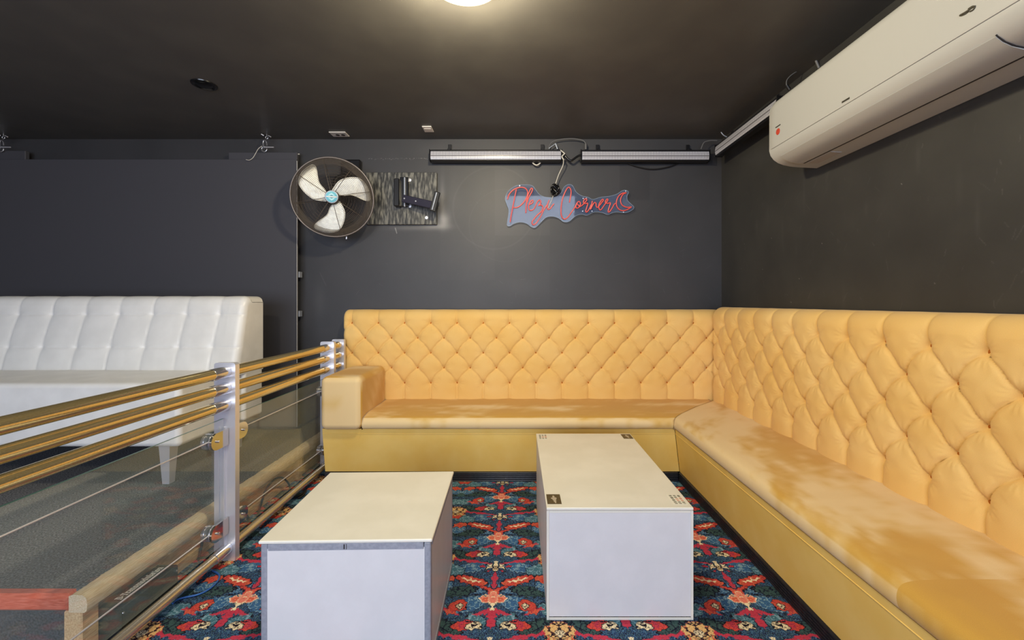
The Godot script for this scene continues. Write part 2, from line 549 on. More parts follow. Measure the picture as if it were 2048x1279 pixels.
func carpet_image() -> Image:
	var f := FastNoiseLite.new()
	f.frequency = 0.05
	f.fractal_octaves = 4
	f.seed = 11
	tile_noise = f.get_seamless_image(TILE_W, TILE_H).get_data()
	f.seed = 23
	tile_noise2 = f.get_seamless_image(TILE_W, TILE_H).get_data()
	var im := Image.create_empty(TILE_W, TILE_H, false, Image.FORMAT_RGB8)
	var navy := c8(44, 62, 104)
	var dark := c8(28, 32, 50)
	var blue := c8(62, 104, 150)
	var teal := c8(76, 120, 138)
	var green := c8(62, 88, 88)
	var pale := c8(134, 168, 188)
	var red := c8(206, 76, 68)
	var crimson := c8(190, 62, 84)
	var orange := c8(214, 100, 76)
	var salmon := c8(232, 130, 112)
	var cream := c8(242, 226, 190)
	var tan_ := c8(220, 182, 124)
	var ink := c8(34, 30, 42)
	for y in TILE_H:
		for x in TILE_W / 2:
			var s := sin((x * 0.17 + y * 0.12) + wob(x, y) * 22.0)
			var c := navy
			if s > 0.35: c = blue if wob2(x, y) > -0.05 else green
			if s > 0.9: c = teal
			if s < -0.8: c = dark
			if absf(wob(x * 2 + 31, y * 2)) < 0.022: c = ink
			elif absf(wob2(x * 2, y * 2 + 17)) < 0.016: c = c.lerp(pale, 0.7)
			im.set_pixel(x, y, c)
	# leaf fans
	for e in [[0.10, 0.03, 0.085, 0.045, 0.5, blue], [0.175, 0.155, 0.075, 0.035, -0.5, green], [0.10, 0.255, 0.09, 0.04, 0.25, blue], [0.21, 0.275, 0.075, 0.04, -0.3, teal], [0.055, 0.40, 0.055, 0.035, 0.9, blue], [0.16, 0.43, 0.09, 0.035, 0.2, green], [0.235, 0.06, 0.05, 0.04, 0.3, teal], [0.06, 0.12, 0.05, 0.03, -0.7, teal], [0.23, 0.40, 0.05, 0.04, 0.6, blue]]:
		petal(im, e[0], e[1], e[2], e[3], e[4], e[5], ink, 9.0, pale if e[5] != green else dark)
	# red stem on the axis
	petal(im, 0.0, 0.11, 0.016, 0.06, 0, crimson, crimson)
	petal(im, 0.0, 0.345, 0.012, 0.06, 0, crimson, crimson)
	petal(im, 0.025, 0.075, 0.05, 0.012, 0.35, crimson, crimson)
	petal(im, 0.03, 0.41, 0.045, 0.014, -0.4, red, ink)
	petal(im, 0.14, 0.205, 0.12, 0.010, -0.2, crimson, crimson)
	# long red leaves with a cream midrib
	petal(im, 0.105, 0.355, 0.085, 0.03, -0.32, red, ink, 5.0, orange)
	petal(im, 0.105, 0.352, 0.05, 0.006, -0.32, cream, cream)
	petal(im, 0.22, 0.345, 0.045, 0.026, 0.3, orange, ink, 5.0, red)
	# round red flowers with white hearts
	petal(im, 0.145, 0.04, 0.042, 0.036, 0.2, red, ink, 6.0, orange)
	petal(im, 0.14, 0.043, 0.02, 0.017, 0.2, cream, ink, 8.0, ink)
	petal(im, 0.175, 0.075, 0.045, 0.01, -0.5, orange, crimson)
	# open flowers beside the stem
	petal(im, 0.105, 0.15, 0.06, 0.026, 0.12, red, ink, 5.0, crimson)
	petal(im, 0.068, 0.152, 0.036, 0.02, 0.1, cream, ink, 9.0, c8(150, 140, 120))
	petal(im, 0.068, 0.15, 0.014, 0.008, 0.1, ink, ink)
	# cream crest
	petal(im, 0.0, 0.262, 0.013, 0.03, 0, cream, ink)
	petal(im, 0.028, 0.26, 0.024, 0.009, 0.35, cream, ink)
	petal(im, 0.026, 0.243, 0.022, 0.007, -0.5, cream, ink)
	petal(im, 0.0, 0.232, 0.008, 0.02, 0, cream, cream)
	petal(im, 0.0, 0.262, 0.006, 0.012, 0, tan_, ink)
	petal(im, 0.062, 0.25, 0.014, 0.013, 0, crimson, ink)
	petal(im, 0.03, 0.285, 0.012, 0.011, 0, crimson, ink)
	# big tan flowers half way between two axes
	petal(im, 0.2675, 0.19, 0.062, 0.062, 0, tan_, orange, 7.0, ink)
	petal(im, 0.235, 0.225, 0.03, 0.022, 0.5, tan_, ink, 6.0, orange)
	petal(im, 0.2675, 0.19, 0.02, 0.022, 0, cream, ink, 8.0, ink)
	petal(im, 0.255, 0.255, 0.026, 0.02, 0.3, red, ink, 5.0, orange)
	petal(im, 0.2675, 0.445, 0.03, 0.028, 0, green, ink, 8.0, teal)
	# salmon clover on the axis
	petal(im, 0.0, -0.042, 0.03, 0.02, 0, orange, crimson)
	petal(im, 0.0, 0.035, 0.01, 0.03, 0, cream, cream)
	petal(im, 0.03, 0.0, 0.028, 0.023, 0.2, salmon, cream)
	petal(im, 0.0, -0.022, 0.022, 0.028, 0, salmon, cream)
	petal(im, 0.0, 0.01, 0.016, 0.026, 0, salmon, cream)
	petal(im, 0.033, 0.0, 0.012, 0.008, 0.2, orange, orange)
	for y in TILE_H:
		for x in TILE_W / 2:
			im.set_pixel(TILE_W - 1 - x, y, im.get_pixel(x, y))
	return im

const BW := Rect2(-1.95, 1.05, 3.75, 1.65)   # the part of the back wall that carries wear marks (x, height, width, height)

func back_wall_image() -> Image:
	var w := 1024
	var h := 450
	var f := FastNoiseLite.new()
	f.frequency = 0.006
	f.fractal_octaves = 5
	f.seed = 5
	var nb := f.get_image(w, h).get_data()
	var im := Image.create_empty(w, h, false, Image.FORMAT_RGB8)
	var a := c8(52, 52, 55)
	var b := c8(60, 59, 62)
	for y in h:
		for x in w:
			im.set_pixel(x, y, a.lerp(b, nb[y * w + x] / 255.0))
	var k := w / BW.size.x
	# patches of another coat of paint
	for e in [[990, 340, 1100, 470, 0.02], [1100, 480, 1300, 600, -0.012], [1240, 330, 1300, 400, -0.025], [880, 480, 990, 560, 0.012]]:
		var p := wall_px(e[0], e[1], k)
		var q := wall_px(e[2], e[3], k)
		for y in range(maxi(0, int(p.y)), mini(h, int(q.y))):
			for x in range(maxi(0, int(p.x)), mini(w, int(q.x))):
				im.set_pixel(x, y, im.get_pixel(x, y) + Color(e[4], e[4], e[4]))
	# two ghost rings left by something round
	ring_mark(im, wall_px(988, 415, k), 82.0 / 231 * k, 2.2, 0.05)
	ring_mark(im, wall_px(1010, 450, k), 72.0 / 231 * k, 1.6, 0.03)
	# bare plaster round the corner of the plywood board
	for e in [[884, 400, 8, 60, 0.30], [888, 440, 16, 22, 0.5], [870, 452, 40, 9, 0.38], [820, 455, 60, 7, 0.2], [905, 400, 26, 70, 0.09], [870, 300, 60, 20, 0.05], [1035, 570, 70, 30, 0.05], [640, 600, 16, 50, 0.06]]:
		var p := wall_px(e[0], e[1], k)
		smear(im, p, Vector2(e[2], e[3]) / 231 * k, e[4])
	# scratches and chips
	var r := RandomNumberGenerator.new()
	r.seed = 77
	for i in 70:
		var p := Vector2(r.randf_range(0, w), r.randf_range(h * 0.3, h))
		var d := Vector2.from_angle(r.randf_range(0, TAU)) * r.randf_range(2, 14)
		scratch(im, p, p + d, r.randf_range(0.03, 0.1))
	scratch(im, wall_px(790, 455, k), wall_px(793, 466, k), 0.5)
	scratch(im, wall_px(791, 455, k), wall_px(794, 466, k), 0.5)
	scratch(im, wall_px(640, 545, k), wall_px(652, 570, k), 0.16)
	for i in 34:
		var p := wall_px(735 + i * 3.7 + r.randf() * 3, 316 + r.randf() * 3, k)
		scratch(im, p, p + Vector2(1.4, 0), r.randf_range(0.1, 0.45))
	return im

func right_wall_image() -> Image:
	var w := 720
	var h := 460
	var f := FastNoiseLite.new()
	f.frequency = 0.008
	f.fractal_octaves = 5
	f.seed = 9
	var nb := f.get_image(w, h).get_data()
	var im := Image.create_empty(w, h, false, Image.FORMAT_RGB8)
	var a := c8(53, 52, 51)
	var b := c8(62, 61, 59)
	for y in h:
		for x in w:
			im.set_pixel(x, y, a.lerp(b, nb[y * w + x] / 255.0))
	var r := RandomNumberGenerator.new()
	r.seed = 31
	# streaks where something rubbed along the paint, then fine scratches and chips
	for i in 26:
		var p := Vector2(r.randf_range(0, w), r.randf_range(h * 0.35, h * 0.9))
		smear(im, p, Vector2(r.randf_range(2, 7), r.randf_range(12, 46)), r.randf_range(0.015, 0.05))
	for i in 130:
		var p := Vector2(r.randf_range(0, w), r.randf_range(h * 0.35, h * 0.98))
		var d := Vector2.from_angle(r.randf_range(-2.4, -0.7)) * r.randf_range(3, 16)
		scratch(im, p, p + d, r.randf_range(0.03, 0.14))
	for i in 12:
		var p := Vector2(r.randf_range(0, w), r.randf_range(h * 0.4, h * 0.95))
		scratch(im, p, p + Vector2(1, 1), r.randf_range(0.3, 0.7))
	return im

func wall_px(px: float, py: float, k: float) -> Vector2:
	var p := at_d(px, py, WALL_Z)
	return Vector2((p.x - BW.position.x) * k, (BW.position.y + BW.size.y - p.y) * k)

func lighten(im: Image, x: int, y: int, s: float) -> void:
	if x < 0 or y < 0 or x >= im.get_width() or y >= im.get_height(): return
	im.set_pixel(x, y, im.get_pixel(x, y).lerp(c8(206, 204, 200), clampf(s, 0, 1)))

func ring_mark(im: Image, c: Vector2, rad: float, wide: float, s: float) -> void:
	for y in range(int(c.y - rad - 5), int(c.y + rad + 6)):
		for x in range(int(c.x - rad - 5), int(c.x + rad + 6)):
			var d := absf(Vector2(x, y).distance_to(c) - rad)
			if d < wide * 2: lighten(im, x, y, s * exp(-d * d / (wide * wide)) )

func smear(im: Image, c: Vector2, r: Vector2, s: float) -> void:
	for y in range(int(c.y - r.y * 2), int(c.y + r.y * 2)):
		for x in range(int(c.x - r.x * 2), int(c.x + r.x * 2)):
			var d := ((Vector2(x, y) - c) / r).length_squared()
			lighten(im, x, y, s * exp(-d * 2.0))

func scratch(im: Image, a: Vector2, b: Vector2, s: float) -> void:
	var k := int(a.distance_to(b)) + 1
	for i in k + 1:
		var p := a.lerp(b, float(i) / k)
		lighten(im, int(p.x), int(p.y), s)

func led_image() -> Image:
	var im := Image.create_empty(512, 16, false, Image.FORMAT_RGB8)
	for y in 16:
		for x in 512:
			var row := fposmod(y / 16.0 * 4.0, 1.0)
			var c := c8(206, 206, 214)
			if x % 5 < 2: c = c8(112, 112, 124)
			if row < 0.25: c = c.lerp(c8(110, 110, 122), 0.35)
			if y == 8 or y == 9: c = c8(120, 118, 124) if x % 3 else c8(80, 78, 84)
			im.set_pixel(x, y, c)
	return im

# a dark card with a pale, unreadable crest
func emblem_image() -> Image:
	var im := Image.create_empty(72, 104, false, Image.FORMAT_RGB8)
	im.fill(c8(74, 64, 44))
	var f := FastNoiseLite.new()
	f.frequency = 0.05
	for y in 104:
		for x in 72:
			im.set_pixel(x, y, c8(66, 58, 42).lerp(c8(92, 78, 52), clampf(0.5 + f.get_noise_2d(x, y), 0, 1)))
	for e in [[36, 26, 6, 12], [30, 44, 9, 9], [44, 44, 8, 10], [38, 58, 10, 9], [40, 74, 7, 10], [42, 88, 4, 8]]:
		for y in range(e[1] - e[3], e[1] + e[3]):
			for x in range(e[0] - e[2], e[0] + e[2]):
				if pow(float(x - e[0]) / e[2], 2) + pow(float(y - e[1]) / e[3], 2) < 1.0 and (x + y * 2) % 7 > 1:
					im.set_pixel(x, y, c8(208, 196, 178))
	return im

# three lines of tiny print on a pale label
func lines_image() -> Image:
	var im := Image.create_empty(72, 104, false, Image.FORMAT_RGB8)
	im.fill(c8(234, 232, 222))
	var r := RandomNumberGenerator.new()
	r.seed = 4
	for l in 3:
		var y := 6
		while y < 96:
			var k := r.randi_range(10, 22)
			var c := c8(70, 74, 62)
			if l > 0 and y > 24 and y < 60: c = c8(196, 120, 96)
			for yy in range(y, mini(100, y + k)):
				for x in range(10 + l * 21, 24 + l * 21):
					if (yy * 5 + x * 3) % 9 > 2: im.set_pixel(x, yy, c)
			y += k + 5
	return im

# ------------------------------------------------------------------ tufted upholstery
var nap := FastNoiseLite.new()
var nap_fine := FastNoiseLite.new()

# height of deep diamond tufting; s and t run along the two folds, buttons lie where both are whole
func tuft(u: float, v: float, a: float, b: float, v_top: float, v_low: float, full: float) -> float:
	var vc := clampf(v, v_low, v_top)
	var row := (v_top - vc) / b
	var s := u / a + row * 0.5
	var t := u / a - row * 0.5
	# the folds sag a little between the buttons
	var s0 := s
	if v <= v_top and v >= v_low:
		s += 0.055 * absf(sin(PI * t)) * absf(sin(PI * t))
		t -= 0.055 * absf(sin(PI * s0)) * absf(sin(PI * s0))
	var fs := absf(sin(PI * s))
	var ft := absf(sin(PI * t))
	var pillow := pow(fs * ft, 0.25)
	# nearest button
	var si := roundf(s)
	var ti := roundf(t)
	var bu := (si + ti) * 0.5 * a
	var bv := v_top - (si - ti) * b
	var du := u - bu
	var dv := v - bv
	var r := sqrt(du * du + dv * dv)
	var pit := exp(-pow(r / 0.021, 1.3))
	var an := atan2(dv, du)
	var wrinkle := sin(an * 15.0 + si * 3.7 + ti * 5.1) * exp(-pow((r - 0.034) / 0.020, 2.0)) * 0.0019
	var swell := sin(an * 4.0 + si * 1.9) * exp(-pow((r - 0.06) / 0.03, 2.0)) * 0.0020
	var edge := minf(absf(s - si), absf(t - ti)) * a * 0.62
	var fold := exp(-edge / 0.0035) * 0.0055
	return full * (0.40 + 0.60 * pillow) - pit * 0.021 - fold + wrinkle + swell

func velvet_color(p: Vector3, deep: float) -> Color:
	var k := clampf(0.5 + nap.get_noise_3d(p.x * 0.8, p.y * 1.2, p.z * 0.8) * 0.7, 0, 1)
	return c8(238, 192, 112).lerp(c8(244, 205, 134), k).lerp(c8(226, 162, 76), deep).srgb_to_linear()

# one tufted back: «along» runs from the left end to the right end of the row, «out» faces the sitter
func tufted_back(parent: Node3D, origin: Vector3, along: Vector3, out: Vector3, length: float, low: float, top: float, thick: float, first: float, pitch: float, row_top: float, row_step: float, full: float, step: float, round_ends: Vector2) -> void:
	var roll := 0.05
	var face := top - roll - low
	var arc := roll * PI / 2
	var flat_top := thick - roll
	var nu := int(length / step)
	var nf := int(face / step)
	var na := 9
	var nt := 5
	var low_row := row_top - row_step * 4
	var ends := 6
	var pos := func(i: int, j: int) -> Vector3:
		var u := clampf(float(i - 1) / (nu - 2), 0.0, 1.0) * length
		var h := 0.0
		var o := 0.0
		var dir := Vector3.ZERO
		var base := Vector3.ZERO
		var e := 0.0
		if j <= nf:
			h = low + face * j / nf
			base = Vector3(0, h, 0); dir = out; e = h
		elif j <= nf + na:
			var an := PI / 2 * float(j - nf) / na
			base = Vector3(0, top - roll, 0) - out * roll + (out * cos(an) + Vector3.UP * sin(an)) * roll
			dir = out * cos(an) + Vector3.UP * sin(an)
			e = top - roll + sin(an) * roll
		else:
			base = Vector3(0, top, 0) - out * (roll + flat_top * float(j - nf - na) / nt)
			dir = Vector3.UP
			e = top
		var d := tuft(u - first, e, pitch, row_step, row_top, low_row, full)
		var fade := 1.0
		if j > nf: fade = clampf(1.0 - float(j - nf) / (na + nt), 0.0, 1.0)
		d = lerpf(full * 0.62, d, fade * fade * 0.75 + (0.25 if j <= nf else 0.25 * fade))
		# rounded ends
		for q in 2:
			var r: float = round_ends[q]
			var far := u if q == 0 else length - u
			if r > 0 and far < r: d -= (1.0 - sqrt(maxf(0.0, 1.0 - pow(1.0 - far / r, 2.0)))) * r * 0.8
		if i == 0 or i == nu:
			# close the end back to the wall
			base -= out * (out.dot(base) + thick)
			dir = Vector3.ZERO
		return origin + along * u + base + dir * d
	var col := func(p: Vector3, _i: int, _j: int) -> Color: return velvet_color(p, 0.0)
	var back := part("backrest", skin(nu, nf + na + nt, pos, out + Vector3.UP * 0.3, col), M.velvet, parent)
	var bm := S()
	bm.lathe([Vector2(0.0115, -0.005), Vector2(0.0118, 0.001), Vector2(0.009, 0.0048), Vector2(0.0048, 0.0064), Vector2(0.0, 0.007)], Transform3D(Basis(out.cross(Vector3.UP), out, Vector3.UP).orthonormalized(), Vector3.ZERO), 12)
	var bmesh := bm.done()
	for r in 5:
		var x := first + (0.5 * pitch if r % 2 else 0.0)
		while x > pitch: x -= pitch
		while x < length - 0.02:
			if x > 0.02:
				var b := part("button", bmesh, M.button, back)
				b.position += origin + along * x + Vector3(0, row_top - r * row_step, 0) + out * (full * 0.40 - 0.0205)
			x += pitch

func seat_color(p: Vector3, lengthwise: bool, front: float) -> Color:
	var q := Vector3(p.x * 0.5, 0, p.z * 1.6) if not lengthwise else Vector3(p.x * 1.3 + p.z * 0.35, 0, p.z * 0.55)
	var k := nap.get_noise_3d(q.x, q.y + 7.0, q.z) * 1.5 + nap_fine.get_noise_3d(q.x * 2.2, q.y, q.z * 2.2) * 0.5
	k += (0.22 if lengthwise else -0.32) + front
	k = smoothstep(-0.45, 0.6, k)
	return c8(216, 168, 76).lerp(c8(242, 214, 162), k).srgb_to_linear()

# ------------------------------------------------------------------ the scene
func _ready() -> void:
	# camera
	var cam := Camera3D.new()
	cam.name = "camera"
	var near := 0.05
	cam.keep_aspect = Camera3D.KEEP_HEIGHT
	cam.set_frustum(near * 1279.0 / F, Vector2((1024.0 - CX) / F * near, (CY - 639.5) / F * near), near, 60.0)
	cam.position = Vector3(0, EYE, 0)
	add_child(cam)
	cam.current = true
	# surroundings: the room is closed, so the sky plays no part
	var env := Environment.new()
	env.background_mode = Environment.BG_COLOR
	env.background_color = Color(0.5, 0.55, 0.62)
	env.ambient_light_source = Environment.AMBIENT_SOURCE_DISABLED
	env.tonemap_mode = Environment.TONE_MAPPER_LINEAR
	env.tonemap_exposure = 1.36
	env.sdfgi_enabled = true
	env.ssao_enabled = true
	env.ssil_enabled = true
	var we := WorldEnvironment.new()
	we.name = "surroundings"
	we.environment = env
	add_child(we)
	# daylight through the wide shop window behind the camera
	var day := AreaLight3D.new()
	day.name = "window_daylight"
	day.area_size = Vector2(4.5, 1.9)
	day.light_color = Color(0.86, 0.91, 1.0)
	day.light_energy = 13.0
	day.position = Vector3(-0.9, 1.45, 2.92)
	day.shadow_enabled = true
	day.area_range = 14.0
	day.area_attenuation = 2.0
	add_child(day)

	nap.frequency = 2.6
	nap.fractal_octaves = 4
	nap.seed = 3
	nap_fine.frequency = 6.0
	nap_fine.fractal_octaves = 3
	nap_fine.seed = 14
	make_materials()
	build_room()
	build_lamps()
	build_stage()
	build_white_sofa()
	build_back_bench()
	build_right_bench()
	build_tables()
	build_railing()
	build_wall_panel()
	build_fan()
	build_plywood_and_mount()
	build_sign()
	build_led_bars()
	build_air_conditioner()
	build_small_things()

func build_room() -> void:
	var s := S()
	s.flat_uv = 2
	s.uv_from = Vector2(-0.105, -1.831)
	s.uv_size = TILE
	struct("floor", s.span(-4.7, WALL_X + 0.1, -0.1, 0.0, -3.1, WALL_Z + 0.1, 0.0).done(), M.carpet)
	struct("ceiling", S().span(-4.7, WALL_X + 0.1, ROOM_H, ROOM_H + 0.12, -3.1, WALL_Z + 0.1, 0.0).done(), M.ceiling)
	s = S()
	s.flat_uv = 1
	s.uv_from = Vector2(BW.position.x, -(BW.position.y + BW.size.y))
	s.uv_size = BW.size
	struct("wall_back", s.span(-4.7, WALL_X + 0.1, 0.0, ROOM_H, WALL_Z, WALL_Z + 0.1, 0.0).done(), M.wall_back)
	s = S()
	s.flat_uv = 3
	s.uv_from = Vector2(-3.75, -2.70)
	s.uv_size = Vector2(2.5, 1.6)
	struct("wall_right", s.span(WALL_X, WALL_X + 0.1, 0.0, ROOM_H, -3.0, WALL_Z, 0.0).done(), M.wall_right)
	struct("wall_left", S().span(-4.7, -4.6, 0.0, ROOM_H, -3.0, WALL_Z, 0.0).done(), M.wall_plain)
	s = S()
	s.span(-4.7, -3.2, 0, ROOM_H, -3.1, -3.0, 0.0)
	s.span(1.4, WALL_X + 0.1, 0, ROOM_H, -3.1, -3.0, 0.0)
	s.span(-3.2, 1.4, 0, 0.45, -3.1, -3.0, 0.0)
	s.span(-3.2, 1.4, 2.45, ROOM_H, -3.1, -3.0, 0.0)
	struct("wall_rear", s.done(), M.wall_plain)
	var w := struct("window_1", S().span(-3.2, 1.4, 0.45, 0.50, -3.06, -3.0).span(-3.2, 1.4, 2.40, 2.45, -3.06, -3.0).span(-3.2, -3.15, 0.5, 2.4, -3.06, -3.0).span(1.35, 1.4, 0.5, 2.4, -3.06, -3.0).done(), M.frame_dark)
	for i in 2:
		struct("mullion", S().span(-1.70 + i * 1.52, -1.66 + i * 1.52, 0.5, 2.4, -3.06, -3.0).done(), M.frame_dark, w)
	for i in 3:
		struct("pane", S().span(-3.15 + i * 1.52, -1.70 + i * 1.52 + (0.01 if i == 2 else 0.0), 0.5, 2.4, -3.055, -3.045, 0.0).done(), M.pane_glow, w)

func lamp(at: Vector3, label: String, energy: float) -> void:
	var o := thing("ceiling_lamp", label, "lamp", at, "flush ceiling lamps")
	var xf := Transform3D(Basis.IDENTITY, at)
	part("base", S().lathe([Vector2(0.19, 0.0), Vector2(0.19, -0.02), Vector2(0.178, -0.026)], xf, 40).done(), M.lamp_base, o)
	part("lamp_shade", S().lathe([Vector2(0.176, -0.02), Vector2(0.174, -0.045), Vector2(0.155, -0.072), Vector2(0.11, -0.09), Vector2(0.05, -0.098), Vector2(0.0, -0.1)], xf, 40, 60).done(), M.lamp_glow, o)
	var l := OmniLight3D.new()
	l.name = "lamp_bulb"
	l.light_color = Color(1.0, 0.94, 0.80)
	l.light_energy = energy
	l.light_size = 0.06
	l.omni_range = 12.0
	l.omni_attenuation = 2.0
	l.shadow_enabled = true
	o.add_child(l)
	l.position = Vector3(0, -0.09, 0)

func build_lamps() -> void:
	lamp(P(-0.22, ROOM_H, 1.78), "glowing round ceiling lamp at the top edge of the picture, flush with the black ceiling", 2.0)
	lamp(P(-0.9, ROOM_H, -0.5), "second round flush ceiling lamp, out of the picture towards the window side", 1.5)

func build_stage() -> void:
	var o := thing("stage_platform", "low stage with dark grey carpet, raw pine edge and one red painted edge", "stage", P(-3.0, 0, 2.6))
	part("carpet_top", S().span(-4.598, -1.58, 0.17, DECK_H - 0.002, 1.56, WALL_Z - 0.002, 0.004).done(), M.deck, o, "dark speckled carpet on the stage top")
	part("carpet_riser", S().span(-4.598, -1.63, 0.0, 0.168, 1.57, 1.60, 0.003).done(), M.riser_carpet, o)
	# raw pine nosing: a hand-broken edge
	var prof := [Vector2(-1.60, 0.165), Vector2(-1.545, 0.163), Vector2(-1.536, 0.170), Vector2(-1.534, 0.198), Vector2(-1.538, 0.216), Vector2(-1.552, 0.226), Vector2(-1.585, 0.228), Vector2(-1.60, 0.222)]
	var rr := FastNoiseLite.new()
	rr.frequency = 14.0
	rr.seed = 8
	var pos := func(i: int, j: int) -> Vector3:
		var d := lerpf(1.526, WALL_Z - 0.02, float(i) / 160)
		var q: Vector2 = prof[j]
		var k := rr.get_noise_2d(d * 1.0, j * 0.2) * (0.008 if j == 6 or j == 5 else 0.0025)
		return P(q.x - (k if j >= 5 else 0.0), q.y + k * 0.5, d)
	var nose := part("edge_board", skin(160, 7, pos, Vector3(1, 0.5, 0)), M.pine, o, "raw pine edge board")
	part("end_grain", S().prism(PackedVector2Array(prof), Transform3D(Basis.IDENTITY, Vector3(0, 0, -1.527)), 0.003).done(), M.pine, nose)
	part("edge_board", S().span(-4.598, -1.603, 0.163, 0.224, 1.526, 1.575, 0.012).done(), M.red_wood, o, "red painted edge board")
	part("riser_board", S().span(-1.635, -1.605, 0.056, 0.164, 1.60, WALL_Z - 0.02, 0.003).done(), M.pine_dark, o)
	part("riser_board", S().span(-1.635, -1.585, 0.0, 0.052, 1.60, WALL_Z - 0.02, 0.003).done(), M.pine_dark, o)
	part("cleat", S().span(-1.604, -1.585, 0.118, 0.162, 1.95, WALL_Z - 0.05, 0.004).done(), M.pine, o)
	part("corner_post", S().span(-1.628, -1.562, 0.0, 0.162, 1.532, 1.597, 0.004).done(), M.pine_dark, o)
	part("corner_post", S().span(-1.604, -1.56, 0.0, 0.162, 3.05, 3.10, 0.004).done(), M.pine_dark, o)
	# black boxed device under the lip
	var b := thing("control_box", "black oblong lighting control box with white lettering under the stage edge", "control box", P(-1.53, 0, 1.73))
	part("case", S().span(-1.578, -1.487, 0.028, 0.122, 1.602, 1.875, 0.004).done(), M.box_black, b)
	part("foot_rail", S().span(-1.575, -1.50, 0.0, 0.028, 1.605, 1.86, 0.002).done(), M.black, b)
	for k in 2:
		part("screw", S().lathe([Vector2(0.0, 0.0035), Vector2(0.004, 0.003), Vector2(0.0045, 0.0)], Transform3D(Basis(Vector3(0, 0, 1), -PI / 2), P(-1.487, 0.10, 1.612 + k * 0.252)), 10).done(), M.chrome, b)
	var tm := TextMesh.new()
	var sf := SystemFont.new()
	sf.font_names = PackedStringArray(["Droid Serif"])
	tm.font = sf
	tm.text = "D-Transmodulation"
	tm.font_size = 24
	tm.pixel_size = 0.0009
	tm.depth = 0.001
	var t := MeshInstance3D.new()
	t.name = "lettering"
	t.mesh = tm
	t.material_override = M.print_light
	b.add_child(t, true)
	t.basis = Basis(Vector3(0, 0, -1), Vector3(-1.7, 0, 0), Vector3(0, 1, 0))
	t.position = P(-1.545, 0.1225, 1.752) - b.position
	# cables
	var pts := []
	for e in [[512, 1038], [521, 1012], [531, 980], [549, 958], [565, 955], [577, 966], [580, 976]]: pts.append(at_x(e[0], e[1], -1.545))
	single("cable", S().tube(curve(pts), 0.006, 8).done(), M.black, "black cable looped in front of the pine stage riser", "cable")
	pts = []
	for e in [[396, 1124], [402, 1096], [408, 1070], [414, 1062]]: pts.append(at_x(e[0], e[1], -1.57))
	single("cable", S().tube(curve(pts), 0.006, 8).done(), M.black, "short black cable rising behind the glass, left of the near chrome post", "cable")
	pts = [at_x(486, 1026, -1.53), at_x(494, 1032, -1.53), at_x(498, 1042, -1.53)]
	single("cable", S().tube(curve(pts), 0.008, 8).done(), M.black, "stub of black cable sticking out beside the near post's lower clamp", "cable")
	pts = []
	for e in [[425, 1140], [438, 1148], [436, 1160], [420, 1176], [396, 1188], [360, 1196], [345, 1206]]: pts.append(at_h(e[0], e[1], 0.006))
	var blue_pts := pts.duplicate()
	pts = []
	for e in [[588, 994], [602, 988], [612, 980], [606, 990], [596, 996]]: pts.append(at_h(e[0], e[1], 0.008))
	single("cable", S().tube(curve(pts), 0.006, 8).done(), M.black, "black cable end on the carpet under the foot rail, by the square table's back corner", "cable")
	single("network_cable", S().tube(curve(blue_pts), 0.004, 8).done(), M.blue_cable, "blue network cable lying in a curve on the patterned carpet", "cable")

